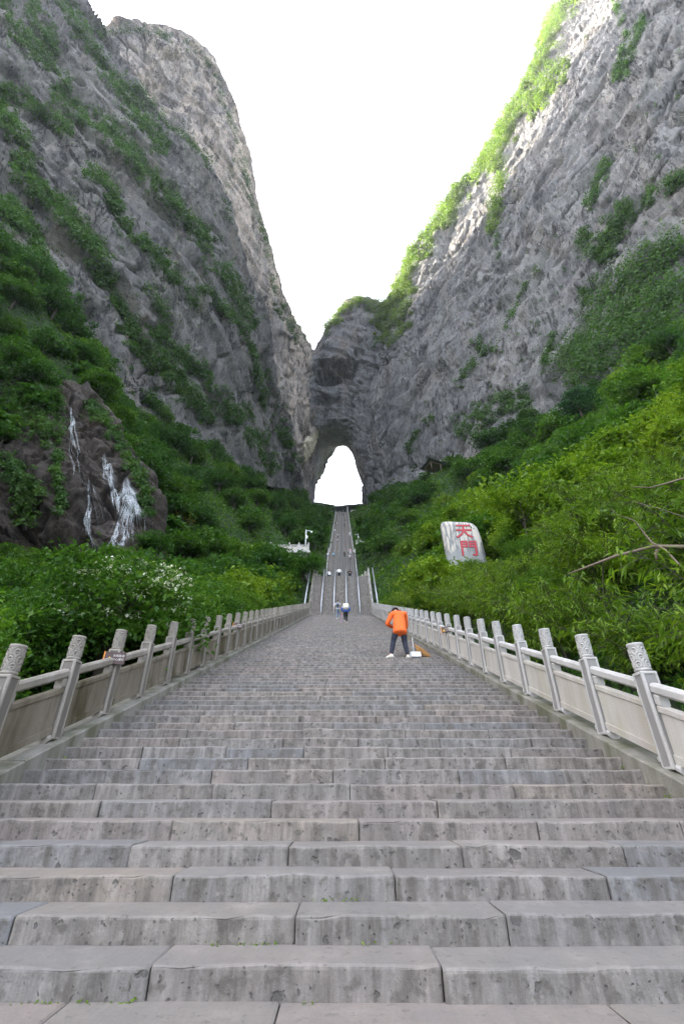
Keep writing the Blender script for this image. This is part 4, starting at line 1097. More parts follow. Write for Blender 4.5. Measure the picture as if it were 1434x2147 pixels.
strand([(262, 1120), (258, 1140), (255, 1150)], 10, 4, .08, 11)
strand([(190, 1000), (200, 1030), (215, 1060), (230, 1110)], 7, 9, .03, 12)
strand([(266, 1004), (272, 1030), (276, 1060), (280, 1098)], 4, 8, .22, 21)
strand([(222, 965), (226, 995), (236, 1030), (243, 1080)], 3, 7, .18, 22)
strand([(152, 870), (153, 910), (158, 950)], 2, 3, .2, 23)
strand([(188, 1040), (190, 1090), (198, 1150)], 2, 5, .16, 24)
strand([(255, 1090), (256, 1120), (250, 1148)], 4, 9, .2, 25)
strand([(188, 1220), (192, 1232), (196, 1240)], 8, 4, .12, 13)
wv, wfc = [], []
for pts, wd in strands:
    b0 = len(wv)
    for i, p in enumerate(pts):
        side = Vector((1, .3, 0)).normalized() * wd * .5 * (.8 + .2 * math.sin(i * .9 + wd * 90)); k = min(1, 4 * min(i, len(pts) - 1 - i) / len(pts) + .25)
        wv += [p - side * k, p + Vector((0, -.04, .02)), p + side * k]
    for i in range(len(pts) - 1):
        q = b0 + i * 3; wfc += [(q, q + 1, q + 4, q + 3), (q + 1, q + 2, q + 5, q + 4)]
wm = np_mesh('waterfall', np.array([tuple(p) for p in wv]), np.array(wfc), [M['water']], True)
tag(new('waterfall', wm), 'thin white waterfall streaming down the dark brown rock face', 'waterfall')

# ------------------------------------------------------------------ people
def skin_mesh(name, joints, edges, root, mat, sub=1):
    me = bpy.data.meshes.new(name); keys = list(joints)
    me.from_pydata([joints[k][:3] for k in keys], [(keys.index(a), keys.index(b_)) for a, b_ in edges], [])
    o = bpy.data.objects.new(name, me); COL.objects.link(o)
    o.modifiers.new('skin', 'SKIN').use_smooth_shade = True
    if not me.skin_vertices: me.skin_vertices.new()
    for i, k in enumerate(keys):
        r_ = joints[k][3]; r_ = r_ if isinstance(r_, tuple) else (r_, r_)
        me.skin_vertices[0].data[i].radius = r_; me.skin_vertices[0].data[i].use_root = (k == root)
    sm = o.modifiers.new('sub', 'SUBSURF'); sm.levels = sub; sm.render_levels = sub
    dg = bpy.context.evaluated_depsgraph_get()
    out = bpy.data.meshes.new_from_object(o.evaluated_get(dg)); out.name = name
    bpy.data.objects.remove(o); out.materials.clear(); out.materials.append(mat)
    out.polygons.foreach_set('use_smooth', [True] * len(out.polygons))
    return out
def person_proto(pose):
    """meshes of a figure facing +Y, feet at z=0"""
    g = pose; V3 = Vector
    lean, sit = g.get('lean', 0), g.get('sit', False)
    hz = g.get('hip', .90); pel = V3((0, 0, hz))
    ax = V3((g.get('side', 0) * math.sin(lean), math.sin(lean), math.cos(lean))).normalized()
    belly = pel + ax * .17; chest = pel + ax * .37; nb = pel + ax * .51
    hd = V3((g.get('hx', 0), math.sin(lean + g.get('nod', 0)), math.cos(lean + g.get('nod', 0)))).normalized()
    neck = nb + hd * .06; head = nb + hd * .18; crown = nb + hd * .265
    fw = V3((0, hd.z, -hd.y)).normalized()
    J = {'pel': (*pel, (.14, .105)), 'belly': (*belly, (.135, .10)), 'chest': (*chest, (.155, .105)), 'nb': (*nb, (.075, .065)), 'neck': (*neck, .052),
         'jaw': (*(nb + hd * .12 + fw * .03), (.062, .07)), 'head': (*(head + fw * .012), (.074, .09)), 'crown': (*crown, (.058, .07))}
    Eg = [('pel', 'belly'), ('belly', 'chest'), ('chest', 'nb'), ('nb', 'neck'), ('neck', 'jaw'), ('jaw', 'head'), ('head', 'crown')]
    shoe = []
    for s, n in ((-1, 'l'), (1, 'r')):
        hipj = pel + V3((s * .095, 0, -.05)); kn = V3(g['knee_' + n]); an = V3(g['ankle_' + n])
        J['hip' + n] = (*hipj, .088); J['th' + n] = (*hipj.lerp(kn, .5), .078); J['kn' + n] = (*kn, .056); J['ca' + n] = (*kn.lerp(an, .4), .056); J['an' + n] = (*an, .038)
        yaw = g.get('toe_' + n, 0); td = V3((math.sin(yaw), math.cos(yaw), g.get('toez_' + n, -.12)))
        J['toe' + n] = (*(an + td * .15 + V3((0, 0, -.05))), .032)
        Eg += [('pel', 'hip' + n), ('hip' + n, 'th' + n), ('th' + n, 'kn' + n), ('kn' + n, 'ca' + n), ('ca' + n, 'an' + n), ('an' + n, 'toe' + n)]
        sh = nb + V3((s * .185, 0, 0)) - ax * .045; el = V3(g['elbow_' + n]); wr = V3(g['wrist_' + n])
        J['sh' + n] = (*sh, .062); J['ua' + n] = (*sh.lerp(el, .5), .05); J['el' + n] = (*el, .04); J['fa' + n] = (*el.lerp(wr, .4), .04); J['wr' + n] = (*wr, .026)
        hdv = (wr - el).normalized(); J['palm' + n] = (*(wr + hdv * .07), (.04, .022))
        Eg += [('chest', 'sh' + n), ('sh' + n, 'ua' + n), ('ua' + n, 'el' + n), ('el' + n, 'fa' + n), ('fa' + n, 'wr' + n), ('wr' + n, 'palm' + n)]
        sd = hdv.cross(V3((0, 1, .3))).normalized(); cu = hdv.cross(sd).normalized()
        for q in range(4):
            ln = (.075, .085, .08, .062)[q]; o_ = wr + hdv * .085 + sd * (q - 1.5) * .02
            J[f'f{q}a{n}'] = (*o_, .010); J[f'f{q}b{n}'] = (*(o_ + hdv * ln * .55 + cu * .012), .009); J[f'f{q}c{n}'] = (*(o_ + hdv * ln * .8 + cu * .04), .008)
            Eg += [('palm' + n, f'f{q}a{n}'), (f'f{q}a{n}', f'f{q}b{n}'), (f'f{q}b{n}', f'f{q}c{n}')]
        o_ = wr + hdv * .03 + sd * -.03
        J['tha' + n] = (*o_, .011); J['thb' + n] = (*(o_ + sd * -.03 + hdv * .04 + cu * .02), .009); Eg += [('wr' + n, 'tha' + n), ('tha' + n, 'thb' + n)]
        mb = MB(); fx = V3((math.sin(yaw), math.cos(yaw), 0)); lx = V3((fx.y, -fx.x, 0)); vs = []
        tz = g.get('toez_' + n, -.12) + .12
        for (y, wd, h) in ((-.075, .03, .055), (-.055, .042, .085), (.02, .045, .095), (.10, .052, .068), (.165, .046, .05), (.205, .022, .03)):
            for (sx2, hh) in ((-1, 0), (-1, .6), (-.45, 1), (.45, 1), (1, .6), (1, 0)):
                p = an + fx * y + lx * sx2 * wd; p.z = an.z - .09 + hh * h + tz * y; vs.append(p)
        fs = [(j * 6 + k, j * 6 + (k + 1) % 6, (j + 1) * 6 + (k + 1) % 6, (j + 1) * 6 + k) for j in range(5) for k in range(6)]
        mb.add(vs, fs + [tuple(range(5, -1, -1)), tuple(30 + k for k in range(6))]); shoe.append(mb.mesh('shoe', M['shoe'], smooth=True))
    body = skin_mesh('body', J, Eg, 'pel', M['skin'])
    # clothes: same skeleton, wider, open at cuffs and hem
    lg = g.get('jlong', .1); k_ = g.get('loose', 1.14)
    JJ = {'rim': (*(pel - ax * (lg + .05)), (.172 * k_, .14 * k_)), 'hem': (*(pel - ax * (lg - .03)), (.176 * k_, .14 * k_)), 'w': (*(pel + ax * .12), (.155 * k_, .125 * k_)), 'chest': (*(chest - ax * .02), (.165, .13)), 'yoke': (*(chest + ax * .075), (.135, .105)), 'nb': (*(nb - ax * .005), (.085, .075)), 'col': (*(nb + ax * .035), (.07, .068))}
    JE = [('rim', 'hem'), ('hem', 'w'), ('w', 'chest'), ('chest', 'yoke'), ('yoke', 'nb'), ('nb', 'col')]
    for n in 'lr':
        for k in ('sh', 'ua', 'el', 'fa', 'wr'):
            if g.get('short') and k in ('el', 'fa', 'wr'): continue
            JJ[k + n] = (*J[k + n][:3], J[k + n][3] * 1.33 + .006)
        JE += [('yoke', 'sh' + n), ('sh' + n, 'ua' + n)] + ([] if g.get('short') else [('ua' + n, 'el' + n), ('el' + n, 'fa' + n), ('fa' + n, 'wr' + n)])
    jk = skin_mesh('jacket', JJ, JE, 'w', M['white'], 2)
    TJ = {'pel': (*(pel + ax * .06), (.158, .125)), 'seat': (*(pel - V3((0, 0, .04))), (.155, .125))}
    TE = [('pel', 'seat')]
    for n in 'lr':
        for k in ('hip', 'th', 'kn', 'ca', 'an'): TJ[k + n] = (*J[k + n][:3], J[k + n][3] * 1.16 + .010)
        TE += [('seat', 'hip' + n), ('hip' + n, 'th' + n), ('th' + n, 'kn' + n), ('kn' + n, 'ca' + n), ('ca' + n, 'an' + n)]
    trs = skin_mesh('trousers', TJ, TE, 'seat', M['navy'], 2)
    mb = MB(); vs = []; fs = []
    hc = head + hd * .02 - fw * .008
    for j in range(7):
        ph = (j / 6) * R(112)
        for k in range(14):
            t = 2 * math.pi * k / 14
            v = V3((math.sin(ph) * math.cos(t) * .094, math.sin(ph) * math.sin(t) * .112, math.cos(ph) * .115))
            if v.y > .05 and ph > R(70): v.y *= .9; v.z = max(v.z, .03)
            r3 = V3((1, 0, 0)); vs.append(hc + r3 * v.x + fw * v.y + hd * v.z)
    for j in range(6):
        for k in range(14): fs.append((j * 14 + k, j * 14 + (k + 1) % 14, (j + 1) * 14 + (k + 1) % 14, (j + 1) * 14 + k))
    mb.add(vs, fs); hair = mb.mesh('hair', M['hair'], smooth=True)
    mb = MB(); ey = head + fw * .092 - hd * .015
    for s in (-1, 1): mb.lathe([(.003, -.01), (.011, -.004), (.011, .004), (.003, .01)], 8, tuple(ey + V3((s * .034, 0, 0))))
    return dict(body=body, jacket=jk, trousers=trs, hair=hair, shoe=shoe, nb=nb, ax=ax, chest=chest)
def person(pr, loc, rz, label, jacket, trousers, group=None, sc=1.0, shoe='shoe'):
    e = empty('person', loc, rz, label, 'person', group, None, sc)
    new('body', pr['body'], e); new('hair', pr['hair'], e)
    for nm, mt in (('jacket', jacket), ('trousers', trousers)):
        o = new(nm, pr[nm], e); o.material_slots[0].link = 'OBJECT'; o.material_slots[0].material = M[mt]
    for s in pr['shoe']:
        o = new('shoe', s, e); o.material_slots[0].link = 'OBJECT'; o.material_slots[0].material = M[shoe]
    return e
def backpack(e, pr, mat, label, w_=.29, h_=.42, d_=.17, flap='grey'):
    M4 = Matrix.Translation(e.location) @ Matrix.Rotation(e.rotation_euler[2], 4, 'Z')
    ax = pr['ax']; c_ = pr['chest'] - ax * .05 + Vector((0, -.15, .02)) * 1.0
    o = empty('backpack', M4 @ c_, e.rotation_euler[2], label, 'backpack')
    o.rotation_euler[0] = -math.asin(max(-1, min(1, ax.y)))
    def bag(x, y, z, cx, cy, cz, mt, nm):
        me = MB().box(-x / 2, x / 2, -y / 2, y / 2, -z / 2, z / 2).mesh(nm, mt)
        bm = bmesh.new(); bm.from_mesh(me)
        bmesh.ops.subdivide_edges(bm, edges=bm.edges[:], cuts=2, use_grid_fill=True)
        bmesh.ops.smooth_vert(bm, verts=bm.verts[:], factor=.6, use_axis_x=True, use_axis_y=True, use_axis_z=True)
        bm.to_mesh(me); bm.free(); me.polygons.foreach_set('use_smooth', [True] * len(me.polygons))
        return new(nm, me, o, (cx, cy, cz))
    bag(w_ * 1.15, d_ * 1.2, h_ * 1.15, 0, -.06, 0, mat, 'bag'); bag(w_ * .8, .09, h_ * .5, 0, -.06 - d_ * .5, -h_ * .18, M[flap], 'pocket')
    for s in (-1, 1): MB().tube([(s * .1, -.02, .18), (s * .11, .12, .23), (s * .12, .24, .14)], .02, 5, True).build('strap', mat, o)
def stair_z(i): return Z0 + i * RI
# the sweeper
SW = person_proto(dict(lean=.34, side=.16, nod=.7, hx=-.30, hip=.88, jlong=.2, loose=1.26,
     knee_l=(-.20, .06, .47), ankle_l=(-.30, -.06, .09), knee_r=(.13, .08, .45), ankle_r=(.17, -.02, .09), toe_l=-.75, toe_r=-.1,
     elbow_l=(-.33, .22, 1.02), wrist_l=(-.10, .46, 1.0), elbow_r=(.27, .34, .98), wrist_r=(.14, .54, .88)))
wp = U(842, 1388, 14.5); i_ = int((wp.y - Y0) / T)
SC_ = 1.15
swz = Z0 + (i_ + 1) * RI
swl = Vector((wp.x + .03, Y0 + i_ * T + .18, swz))
person(SW, swl, R(4), 'person in orange jacket and dark trousers bending over a broom on the wide stairs', 'orange', 'navy', sc=SC_)
def at_sw(v): return swl + Matrix.Rotation(R(4), 3, 'Z') @ (Vector(v) * SC_)
br = empty('broom', swl, 0, 'brown straw broom held by the person in orange', 'broom')
h0, h1 = at_sw((.14, .50, 1.02)) - swl, at_sw((.46, .22, .42)) - swl
MB().tube([h0 + (h0 - h1) * .35, h0, h1], .013, 8).build('handle', M['wood'], br, True)
mb = MB(); g = random.Random(4); tip = Vector((.80, -.02, .035))
for k in range(70):
    e_ = tip + Vector((g.uniform(-.26, .13), g.uniform(-.1, .1), g.uniform(-.02, .10))); mid = h1.lerp(e_, .5) + Vector((g.gauss(0, .012), g.gauss(0, .02), .03))
    mb.tube([h1 + Vector((g.gauss(0, .012), g.gauss(0, .012), .02)), mid, e_], [.009, .008, .004], 4, False)
mb.build('bristles', M['broom'], br)
dp = empty('dustpan', at_sw((.36, -.10, .0)), R(8), 'white dustpan standing on a step beside the orange sweeper', 'dustpan')
mb = MB(); mb.add([(-.15, -.13, .01), (.15, -.13, .01), (.13, .12, .01), (-.13, .12, .01), (-.15, -.13, .03), (.15, -.13, .03), (.15, .12, .19), (-.15, .12, .19), (-.15, -.115, .17), (.15, -.115, .17)],
                  [(0, 3, 2, 1), (0, 1, 5, 4), (0, 4, 8, 7, 3), (1, 2, 6, 9, 5), (3, 7, 6, 2), (4, 5, 9, 8)])
mb.build('pan', M['white'], dp)
MB().tube([(0, .12, .18), (0, .2, .7)], .012, 6).build('handle', M['white_paint'], dp, True)
# two walkers
WK = person_proto(dict(lean=.12, nod=.1, hip=.92, jlong=.06, short=True, knee_l=(-.09, .03, .50), ankle_l=(-.09, -.04, .09), knee_r=(.09, .26, .60), ankle_r=(.09, .22, .22),
     elbow_l=(-.27, -.05, 1.13), wrist_l=(-.30, .10, .90), elbow_r=(.27, .06, 1.13), wrist_r=(.29, .30, 1.02)))
WK2 = person_proto(dict(lean=.34, nod=.3, hx=.0, hip=.92, jlong=.05, knee_l=(-.08, .10, .50), ankle_l=(-.09, -.16, .14), knee_r=(.08, .22, .56), ankle_r=(.08, .16, .14), toez_l=-.5,
     elbow_l=(-.34, .12, 1.12), wrist_l=(-.20, .34, 1.0), elbow_r=(.33, .14, 1.1), wrist_r=(.2, .36, .98)))
def on_flight(px, Y):
    i = int((Y - Y0) / T); q = U(px, 1300, Y); zz = Z0 + (i + 1) * RI
    zc = Y * cp + (zz - EYE) * sp
    return Vector(((px - CX) / FPX * zc, Y0 + i * T + .16, zz))
pw = on_flight(708, 40.0); e = person(WK, pw, R(0), 'person in white short sleeved top and grey trousers climbing with a dark backpack', 'white', 'jeans', 'walkers on the lower stairs', 1.08)
backpack(e, WK, M['grey'], 'blue grey backpack on the walker in white', flap='navy')
pk = on_flight(725, 34.5); e = person(WK2, pk, R(0), 'person in blue top and black trousers climbing bent forward with a big pale bag', 'blue', 'black_cloth', 'walkers on the lower stairs', 1.0)
backpack(e, WK2, M['cream'], 'large cream backpack on the bent walker in blue', .42, .46, .2, 'cream')
ws = empty('walking_stick', pk + Vector((-.32, .2, 0)), 0, 'pink walking stick between the two climbing walkers', 'walking stick')
MB().tube([(-.05, -.05, .0), (.02, .12, 1.0)], .016, 6).build('shaft', M['pole_pink'], ws); MB().tube([(.02, .12, .96), (.03, .14, 1.1)], .026, 6).build('grip', M['black'], ws)
# people further up
SIT = person_proto(dict(lean=.25, nod=.2, hip=.44, jlong=.0, knee_l=(-.14, .42, .46), ankle_l=(-.12, .40, .06), knee_r=(.14, .42, .46), ankle_r=(.14, .44, .06),
     elbow_l=(-.30, .22, .68), wrist_l=(-.12, .42, .62), elbow_r=(.30, .22, .68), wrist_r=(.12, .42, .62)))
STD = person_proto(dict(lean=.06, nod=.05, hip=.92, jlong=.08, knee_l=(-.10, .03, .50), ankle_l=(-.11, 0, .09), knee_r=(.10, .05, .51), ankle_r=(.11, .02, .09),
     elbow_l=(-.27, -.03, 1.14), wrist_l=(-.28, .10, .92), elbow_r=(.27, -.03, 1.14), wrist_r=(.28, .12, .92)))
GP = 'visitors on the upper stairs'
def far_person(pr, px, py, Y, label, j, t, rz=math.pi, sc=1.0):
    q = U(px, py, Y); zz = float(zs(Y)) + .03
    s_ = (zs(Y + .5) - zs(Y - .5))
    zz += .12 if s_ > .1 else 0
    zc = Y * cp + (zz - EYE) * sp
    return person(pr, ((px - CX) / FPX * zc, Y, zz), rz, label, j, t, GP, sc)
far_person(SIT, 690.5, 1205, 55.2, 'person in white and dark top crouching on the crest by the first steel rail', 'white', 'black_cloth', .3)
far_person(WK2, 711, 1205, 55.4, 'person in white top bending over between the middle steel rails at the crest', 'white', 'navy', 0)
far_person(SIT, 733.5, 1205, 55.2, 'person in black sitting on the crest by the last steel rail', 'black_cloth', 'navy', math.pi)
def on_up(Y): return Y
far_person(STD, 687.5, 1171, 107, 'person in white top standing at the edge of the middle flight by the balustrade', 'white', 'black_cloth', 2.6)
far_person(STD, 699.5, 1171, 107, 'person in light blue top standing on the middle flight', 'lightblue', 'black_cloth', .2)
far_person(STD, 722.5, 1170, 107.3, 'person dressed all in black walking down the middle flight', 'black_cloth', 'black_cloth', 3)
far_person(SIT, 733, 1171, 106.6, 'person in white sitting on the middle flight next to the stele side balustrade', 'white', 'pink', math.pi)
far_person(STD, 734.5, 1163, 109.5, 'person in pink top standing behind the sitting one on the middle flight', 'pink', 'white', math.pi)
for px, Y, pr, j, t, lb in ((708.5, 146, WK2, 'white', 'navy', 'person in white hat and top climbing the topmost flight, lowest there'), (708, 138, SIT, 'cream', 'grey', 'person in cream top sitting low on the topmost flight'),
                            (702, 157, STD, 'white', 'grey', 'person in white on the topmost flight near its waterfall edge'), (733, 150, STD, 'white', 'white', 'person in white at the stele edge of the topmost flight'),
                            (707, 180, SIT, 'white', 'white', 'person in white sitting in mid height of the topmost flight'), (702.5, 178, STD, 'navy', 'black_cloth', 'person in dark clothes beside the sitting one in white high up'),
                            (722.5, 171, STD, 'black_cloth', 'navy', 'person in black walking on the topmost flight'), (724, 186, STD, 'navy', 'grey', 'person in navy high on the topmost flight'),
                            (720, 210, STD, 'black_cloth', 'black_cloth', 'person in black near the end of the stairs'), (711.5, 231.8, SIT, 'white', 'white', 'person in white in the dark tunnel mouth, middle'),
                            (719.5, 231.8, STD, 'white', 'grey', 'person in white in the dark tunnel mouth, beside its concrete wall')):
    far_person(pr, px, 0, Y, lb, j, t, random.choice([0, math.pi, 2.8]), 1.0)
for i, (px, j, lb) in enumerate(((611, 'pink', 'person in pink leaning behind the balustrade of the viewing pier'), (632, 'cream', 'person in cream behind the viewing pier balustrade next to the lamp post'))):
    q = U(px, 1160, YP + 1); person(SIT, (q.x, YP + 1.0, a.z + .55), R(180), lb, j, 'grey', GP, 1.0)

# ------------------------------------------------------------------ vegetation
placed.append((8.2, 30.5, 1.6))
TG = 'trees of the wooded slopes'
lab_l = ['dark green tree', 'mid green tree', 'yellow green bush']
lab_r = lab_l
plant('blue0', *(lambda q: (q.x, q.y))(U(1230, 900, 55)), None, 1.3, 'tree', 'blue green round tree high on the slope above the carved stele'); placed.append((U(1230, 900, 55).x, 55, 3))
q = U(385, 1070, 62); plant('yellow0', q.x, q.y, None, 1.2, 'tree', 'small tree with yellow leaves in the wood beside the waterfall')
q = U(1110, 1145, 21); e = plant('sapling0', q.x, q.y, None, 1.35, 'tree', 'slender sapling with bare thin trunk and flat yellow green crown above the bamboo'); placed.append((q.x, q.y, 1.2))
scatter(110, -1, (52, 225), (0.5, 75), ['dark', 'mid'], [2, 1.3], (1.0, 1.6), 'tree', lab_l, 'tree', TG)
scatter(50, -1, (44, 80), (22, 95), ['dark', 'mid'], [3, 1], (1.0, 1.5), 'tree', lab_l, 'tree', TG, .55, 60)
scatter(42, -1, (24, 56), (3, 46), ['dark', 'mid'], [2, 1.2], (.7, 1.15), 'tree', lab_l, 'tree', TG, .6)
scatter(60, -1, (120, 235), (0.3, 22), ['dark', 'mid'], [2, 1.2], (.8, 1.2), 'tree', lab_l, 'tree', TG, .55, 50)
scatter(130, 1, (40, 225), (0.5, 85), ['dark', 'mid', 'bright'], [.9, 1.8, .7], (1.0, 1.6), 'tree', lab_r, 'tree', TG)
scatter(60, 1, (110, 235), (0.3, 25), ['dark', 'mid'], [1.5, 1.2], (.8, 1.2), 'tree', lab_r, 'tree', TG, .55, 50)
scatter(60, 1, (20, 46), (1, 45), ['mid', 'bright'], [1, 1.6], (.8, 1.2), 'tree', lab_r[1:], 'tree', TG, .6)
scatter(34, -1, (20, 48), (.4, 9), ['shrub', 'bright'], [4, 1], (1.0, 1.7), 'shrub', ['fine leaved shrub', 'yellow green shrub'], 'shrub', 'shrubs behind the grey balustrade', .5)
scatter(26, -1, (6, 20), (.7, 13), ['shrub', 'nearleaf'], [2.2, 1], (1.0, 1.5), 'shrub', ['fine leaved shrub', 'yellow green shrub'], 'shrub', 'shrubs behind the grey balustrade', .5)
scatter(46, 1, (4, 26), (.7, 14), ['bamboo'], [1], (.9, 1.75), 'bamboo', ['feathery bamboo clump'], 'bamboo', 'bamboo clumps behind the pale balustrade', .62)
scatter(34, 1, (7, 30), (2.5, 24), ['bright', 'mid', 'shrub'], [3, 1.4, 1], (.6, 1.1), 'shrub', ['yellow green rounded shrub', 'mid green rounded shrub', 'fine leaved shrub'], 'shrub', 'shrubs among the bamboo', .6)
scatter(40, 1, (24, 48), (.6, 8), ['bamboo', 'shrub'], [2, 1], (1.0, 1.5), 'bamboo', ['feathery bamboo clump', 'leafy bamboo thicket'], 'bamboo', 'bamboo clumps behind the pale balustrade', .45)
# more trees, rooted where the slope shows above and beside the wet rock
def wood_at(poly, n, keys, sc, gap=.5, lab='dark green tree'):
    xs = [p[0] for p in poly]; ys = [p[1] for p in poly]; c_ = 0
    for _ in range(n * 40):
        if c_ >= n: break
        px, py = random.uniform(min(xs), max(xs)), random.uniform(min(ys), max(ys))
        if not inpoly(px, py, poly): continue
        h = hit(px, py, [TB, WB] + CB)
        if h is None or h[3] > 1: continue
        key = random.choice(keys); sc_ = random.uniform(*sc); rx = PROTO[key][2] * sc_; x, y, z = h[0]
        if any((X - x) ** 2 + (Y - y) ** 2 < (gap * (rx + r_)) ** 2 for X, Y, r_ in placed): continue
        placed.append((x, y, rx)); c_ += 1
        PEND.append((key, x, y, z - .4, sc_, 'tree', where(lab, -1, x, y, -x - 4.5, sc_, key), 'tree', TG, rx))
wood_at([(-40, 560), (60, 600), (210, 800), (330, 870), (350, 1010), (318, 1020), (262, 900), (150, 820), (-40, 830)], 46, ['dark0', 'dark1', 'dark2', 'mid0'], (.7, 1.15))
wood_at([(555, 1165), (640, 1165), (655, 1215), (560, 1230)], 7, ['mid0', 'dark1', 'mid2'], (.45, .65), .3)
wood_at([(305, 990), (350, 1000), (360, 1190), (312, 1180)], 9, ['dark0', 'mid1', 'mid2'], (.5, .8))
wood_at([(-20, 1190), (210, 1195), (330, 1180), (330, 1250), (-20, 1260)], 14, ['mid1', 'mid0', 'mid2'], (.5, .8), lab='mid green tree')
wood_at([(-30, 800), (60, 800), (120, 850), (60, 900), (-30, 960)], 9, ['dark0', 'dark1'], (.45, .7), .45)
def rank(t):
    q = proj((t[1], t[2], t[3] + 2)); return -t[9] / q[2] if q else 0
trees_ = sorted([t for t in PEND if t[5] == 'tree'], key=rank)
for t in [t for t in PEND if t[5] != 'tree'] + trees_[:285]:
    plant(*t[:9], tilt=.08)
LOW = {k: crown_pts(44, 8, 2.5, 1.8, .25, 300 + i, clump=1.0)[0] + np.array([0, 0, 3.2]) for i, k in enumerate(('dark', 'mid'))}
for kd, mt in (('dark', 'leaf_dark'), ('mid', 'leaf_mid')):
    pp = [LOW[kd] * t[4] * np.array([math.copysign(1, math.sin(t[1] * 99)), math.copysign(1, math.sin(t[2] * 77)), 1]) + np.array(t[1:4]) for t in trees_[285:] if t[0].startswith(kd) == (kd == 'dark')]
    if pp:
        V, F = leaves(np.concatenate(pp), .8, .8, .45, .6, 310)
        tag(new('distant_wood', np_mesh('distant_wood', V, F, [M[mt]])), kind='stuff')
# white flowering bush
q = U(250, 1300, 10.6)
e = plant('shrub1', q.x, q.y, q.z - 1.35, 1.45, 'flowering_bush', 'bush covered in small white blossoms behind the grey balustrade', 'bush')
pts, _ = crown_pts(80, 26, 1.0, .75, .35, 91, hollow=.85, clump=.22); pts = pts + np.array([0, 0, 1.05])
pts = pts[pts[:, 2] > .75]
Vp, Fp = leaves(pts, .05, .9, .5, .9, 92); new('blossom', np_mesh('blossom', Vp, Fp, [M['petal']]), e)
# bare branches leaning into view above the bamboo
def branch(label, pts, rads, twigs=()):
    p0 = pts[0]; e = empty('bare_branch', p0, 0, label, 'branch', 'bare branches above the bamboo')
    MB().tube([p - p0 + Vector((0, 0, random.gauss(0, .012))) for p in pts], [r_ * .72 for r_ in rads], 8).build('limb', M['bark_pale'], e, True)
    for tp, tr_ in twigs: MB().tube([p - p0 for p in tp], tr_, 6).build('twig', M['bark_pale'], e, True)
branch('long grey bare branch slanting down to the left over the bamboo', [U(1520, 1128, 6.2), U(1434, 1143, 6.5), U(1370, 1146, 6.8), U(1290, 1168, 7.1), U(1235, 1188, 7.3), U(1190, 1201, 7.5)], [.05, .045, .04, .032, .026, .014],
       [([U(1380, 1146, 6.8), U(1374, 1160, 6.8), U(1376, 1172, 6.8)], [.03, .028, .022])])
branch('thin pale bare branch arching down across the long one', [U(1312, 1086, 6.7), U(1330, 1093, 6.7), U(1348, 1115, 6.75), U(1365, 1138, 6.7), U(1395, 1155, 6.6), U(1420, 1180, 6.5), U(1440, 1192, 6.4)], [.012, .016, .02, .024, .022, .02, .018],
       [([U(1312, 1086, 6.7), U(1295, 1080, 6.7), U(1280, 1066, 6.7)], [.01, .007, .004])])
branch('curved brown bare branch nearest the frame edge', [U(1500, 990, 6.6), U(1434, 1003, 6.8), U(1395, 1015, 6.9), U(1362, 1022, 7.0), U(1322, 1020, 7.1)], [.028, .024, .02, .016, .009])
branch('dark thin bare branch between the two pale ones', [U(1490, 1080, 6.6), U(1434, 1082, 6.8), U(1380, 1066, 6.9), U(1325, 1052, 7.0)], [.014, .011, .009, .005])
gg = np.random.default_rng(5); pts = np.array([tuple(U(1285 + gg.normal(0, 14), 1072 + gg.normal(0, 10), 6.7)) for _ in range(16)])
Vp, Fp = leaves(pts, .11, .5, .7, .6, 93); tag(new('leaves', np_mesh('leaves', Vp, Fp, [M['leaf_ridge']])), kind='stuff')

# shrubs on the cliffs: sampled along the streaks they follow, set on the rock
CLP, CLN, CLS = {0: [], 1: []}, {0: [], 1: []}, {0: [], 1: []}
gr = random.Random(12)
def tuft(px, py, key, size, up=0.0):
    h = hit(px, py)
    if h is None: return
    n = h[1] if h[1].dot(EO - h[0]) > 0 else -h[1]
    CLP[key].append(tuple(h[0] + n * size * .3 + Vector((0, 0, up * size)))); CLN[key].append(tuple(n * .55 + Vector((0, 0, .8)))); CLS[key].append(size)
def streak(poly, wd, key=0, dens=1.0, size=1.5):
    for (x0, y0), (x1, y1) in zip(poly[:-1], poly[1:]):
        ln = math.hypot(x1 - x0, y1 - y0); n_ = int(ln * wd * dens * .056) + 1
        T_ = np.random.default_rng(int(x0 * 7 + y0 * 3) % 99991).random(n_)
        O_ = [gr.gauss(0, .36) * wd for _ in range(n_)]
        X_ = np.array([x0 + (x1 - x0) * t - (y1 - y0) / (ln + 1e-6) * o for t, o in zip(T_, O_)]); Y_ = np.array([y0 + (y1 - y0) * t + (x1 - x0) / (ln + 1e-6) * o for t, o in zip(T_, O_)])
        nz = vnoise(np.stack([X_ * .035, Y_ * .035, X_ * 0], 1), 8) + .6 * vnoise(np.stack([X_ * .11, Y_ * .11, X_ * 0], 1), 9)
        for px, py, q in zip(X_, Y_, nz):
            if q < -.62 and key == 0: continue
            tuft(px, py, key, size * gr.choice((.4, .6, .8, 1, 1.2, 1.6)), .45 if key else .1)
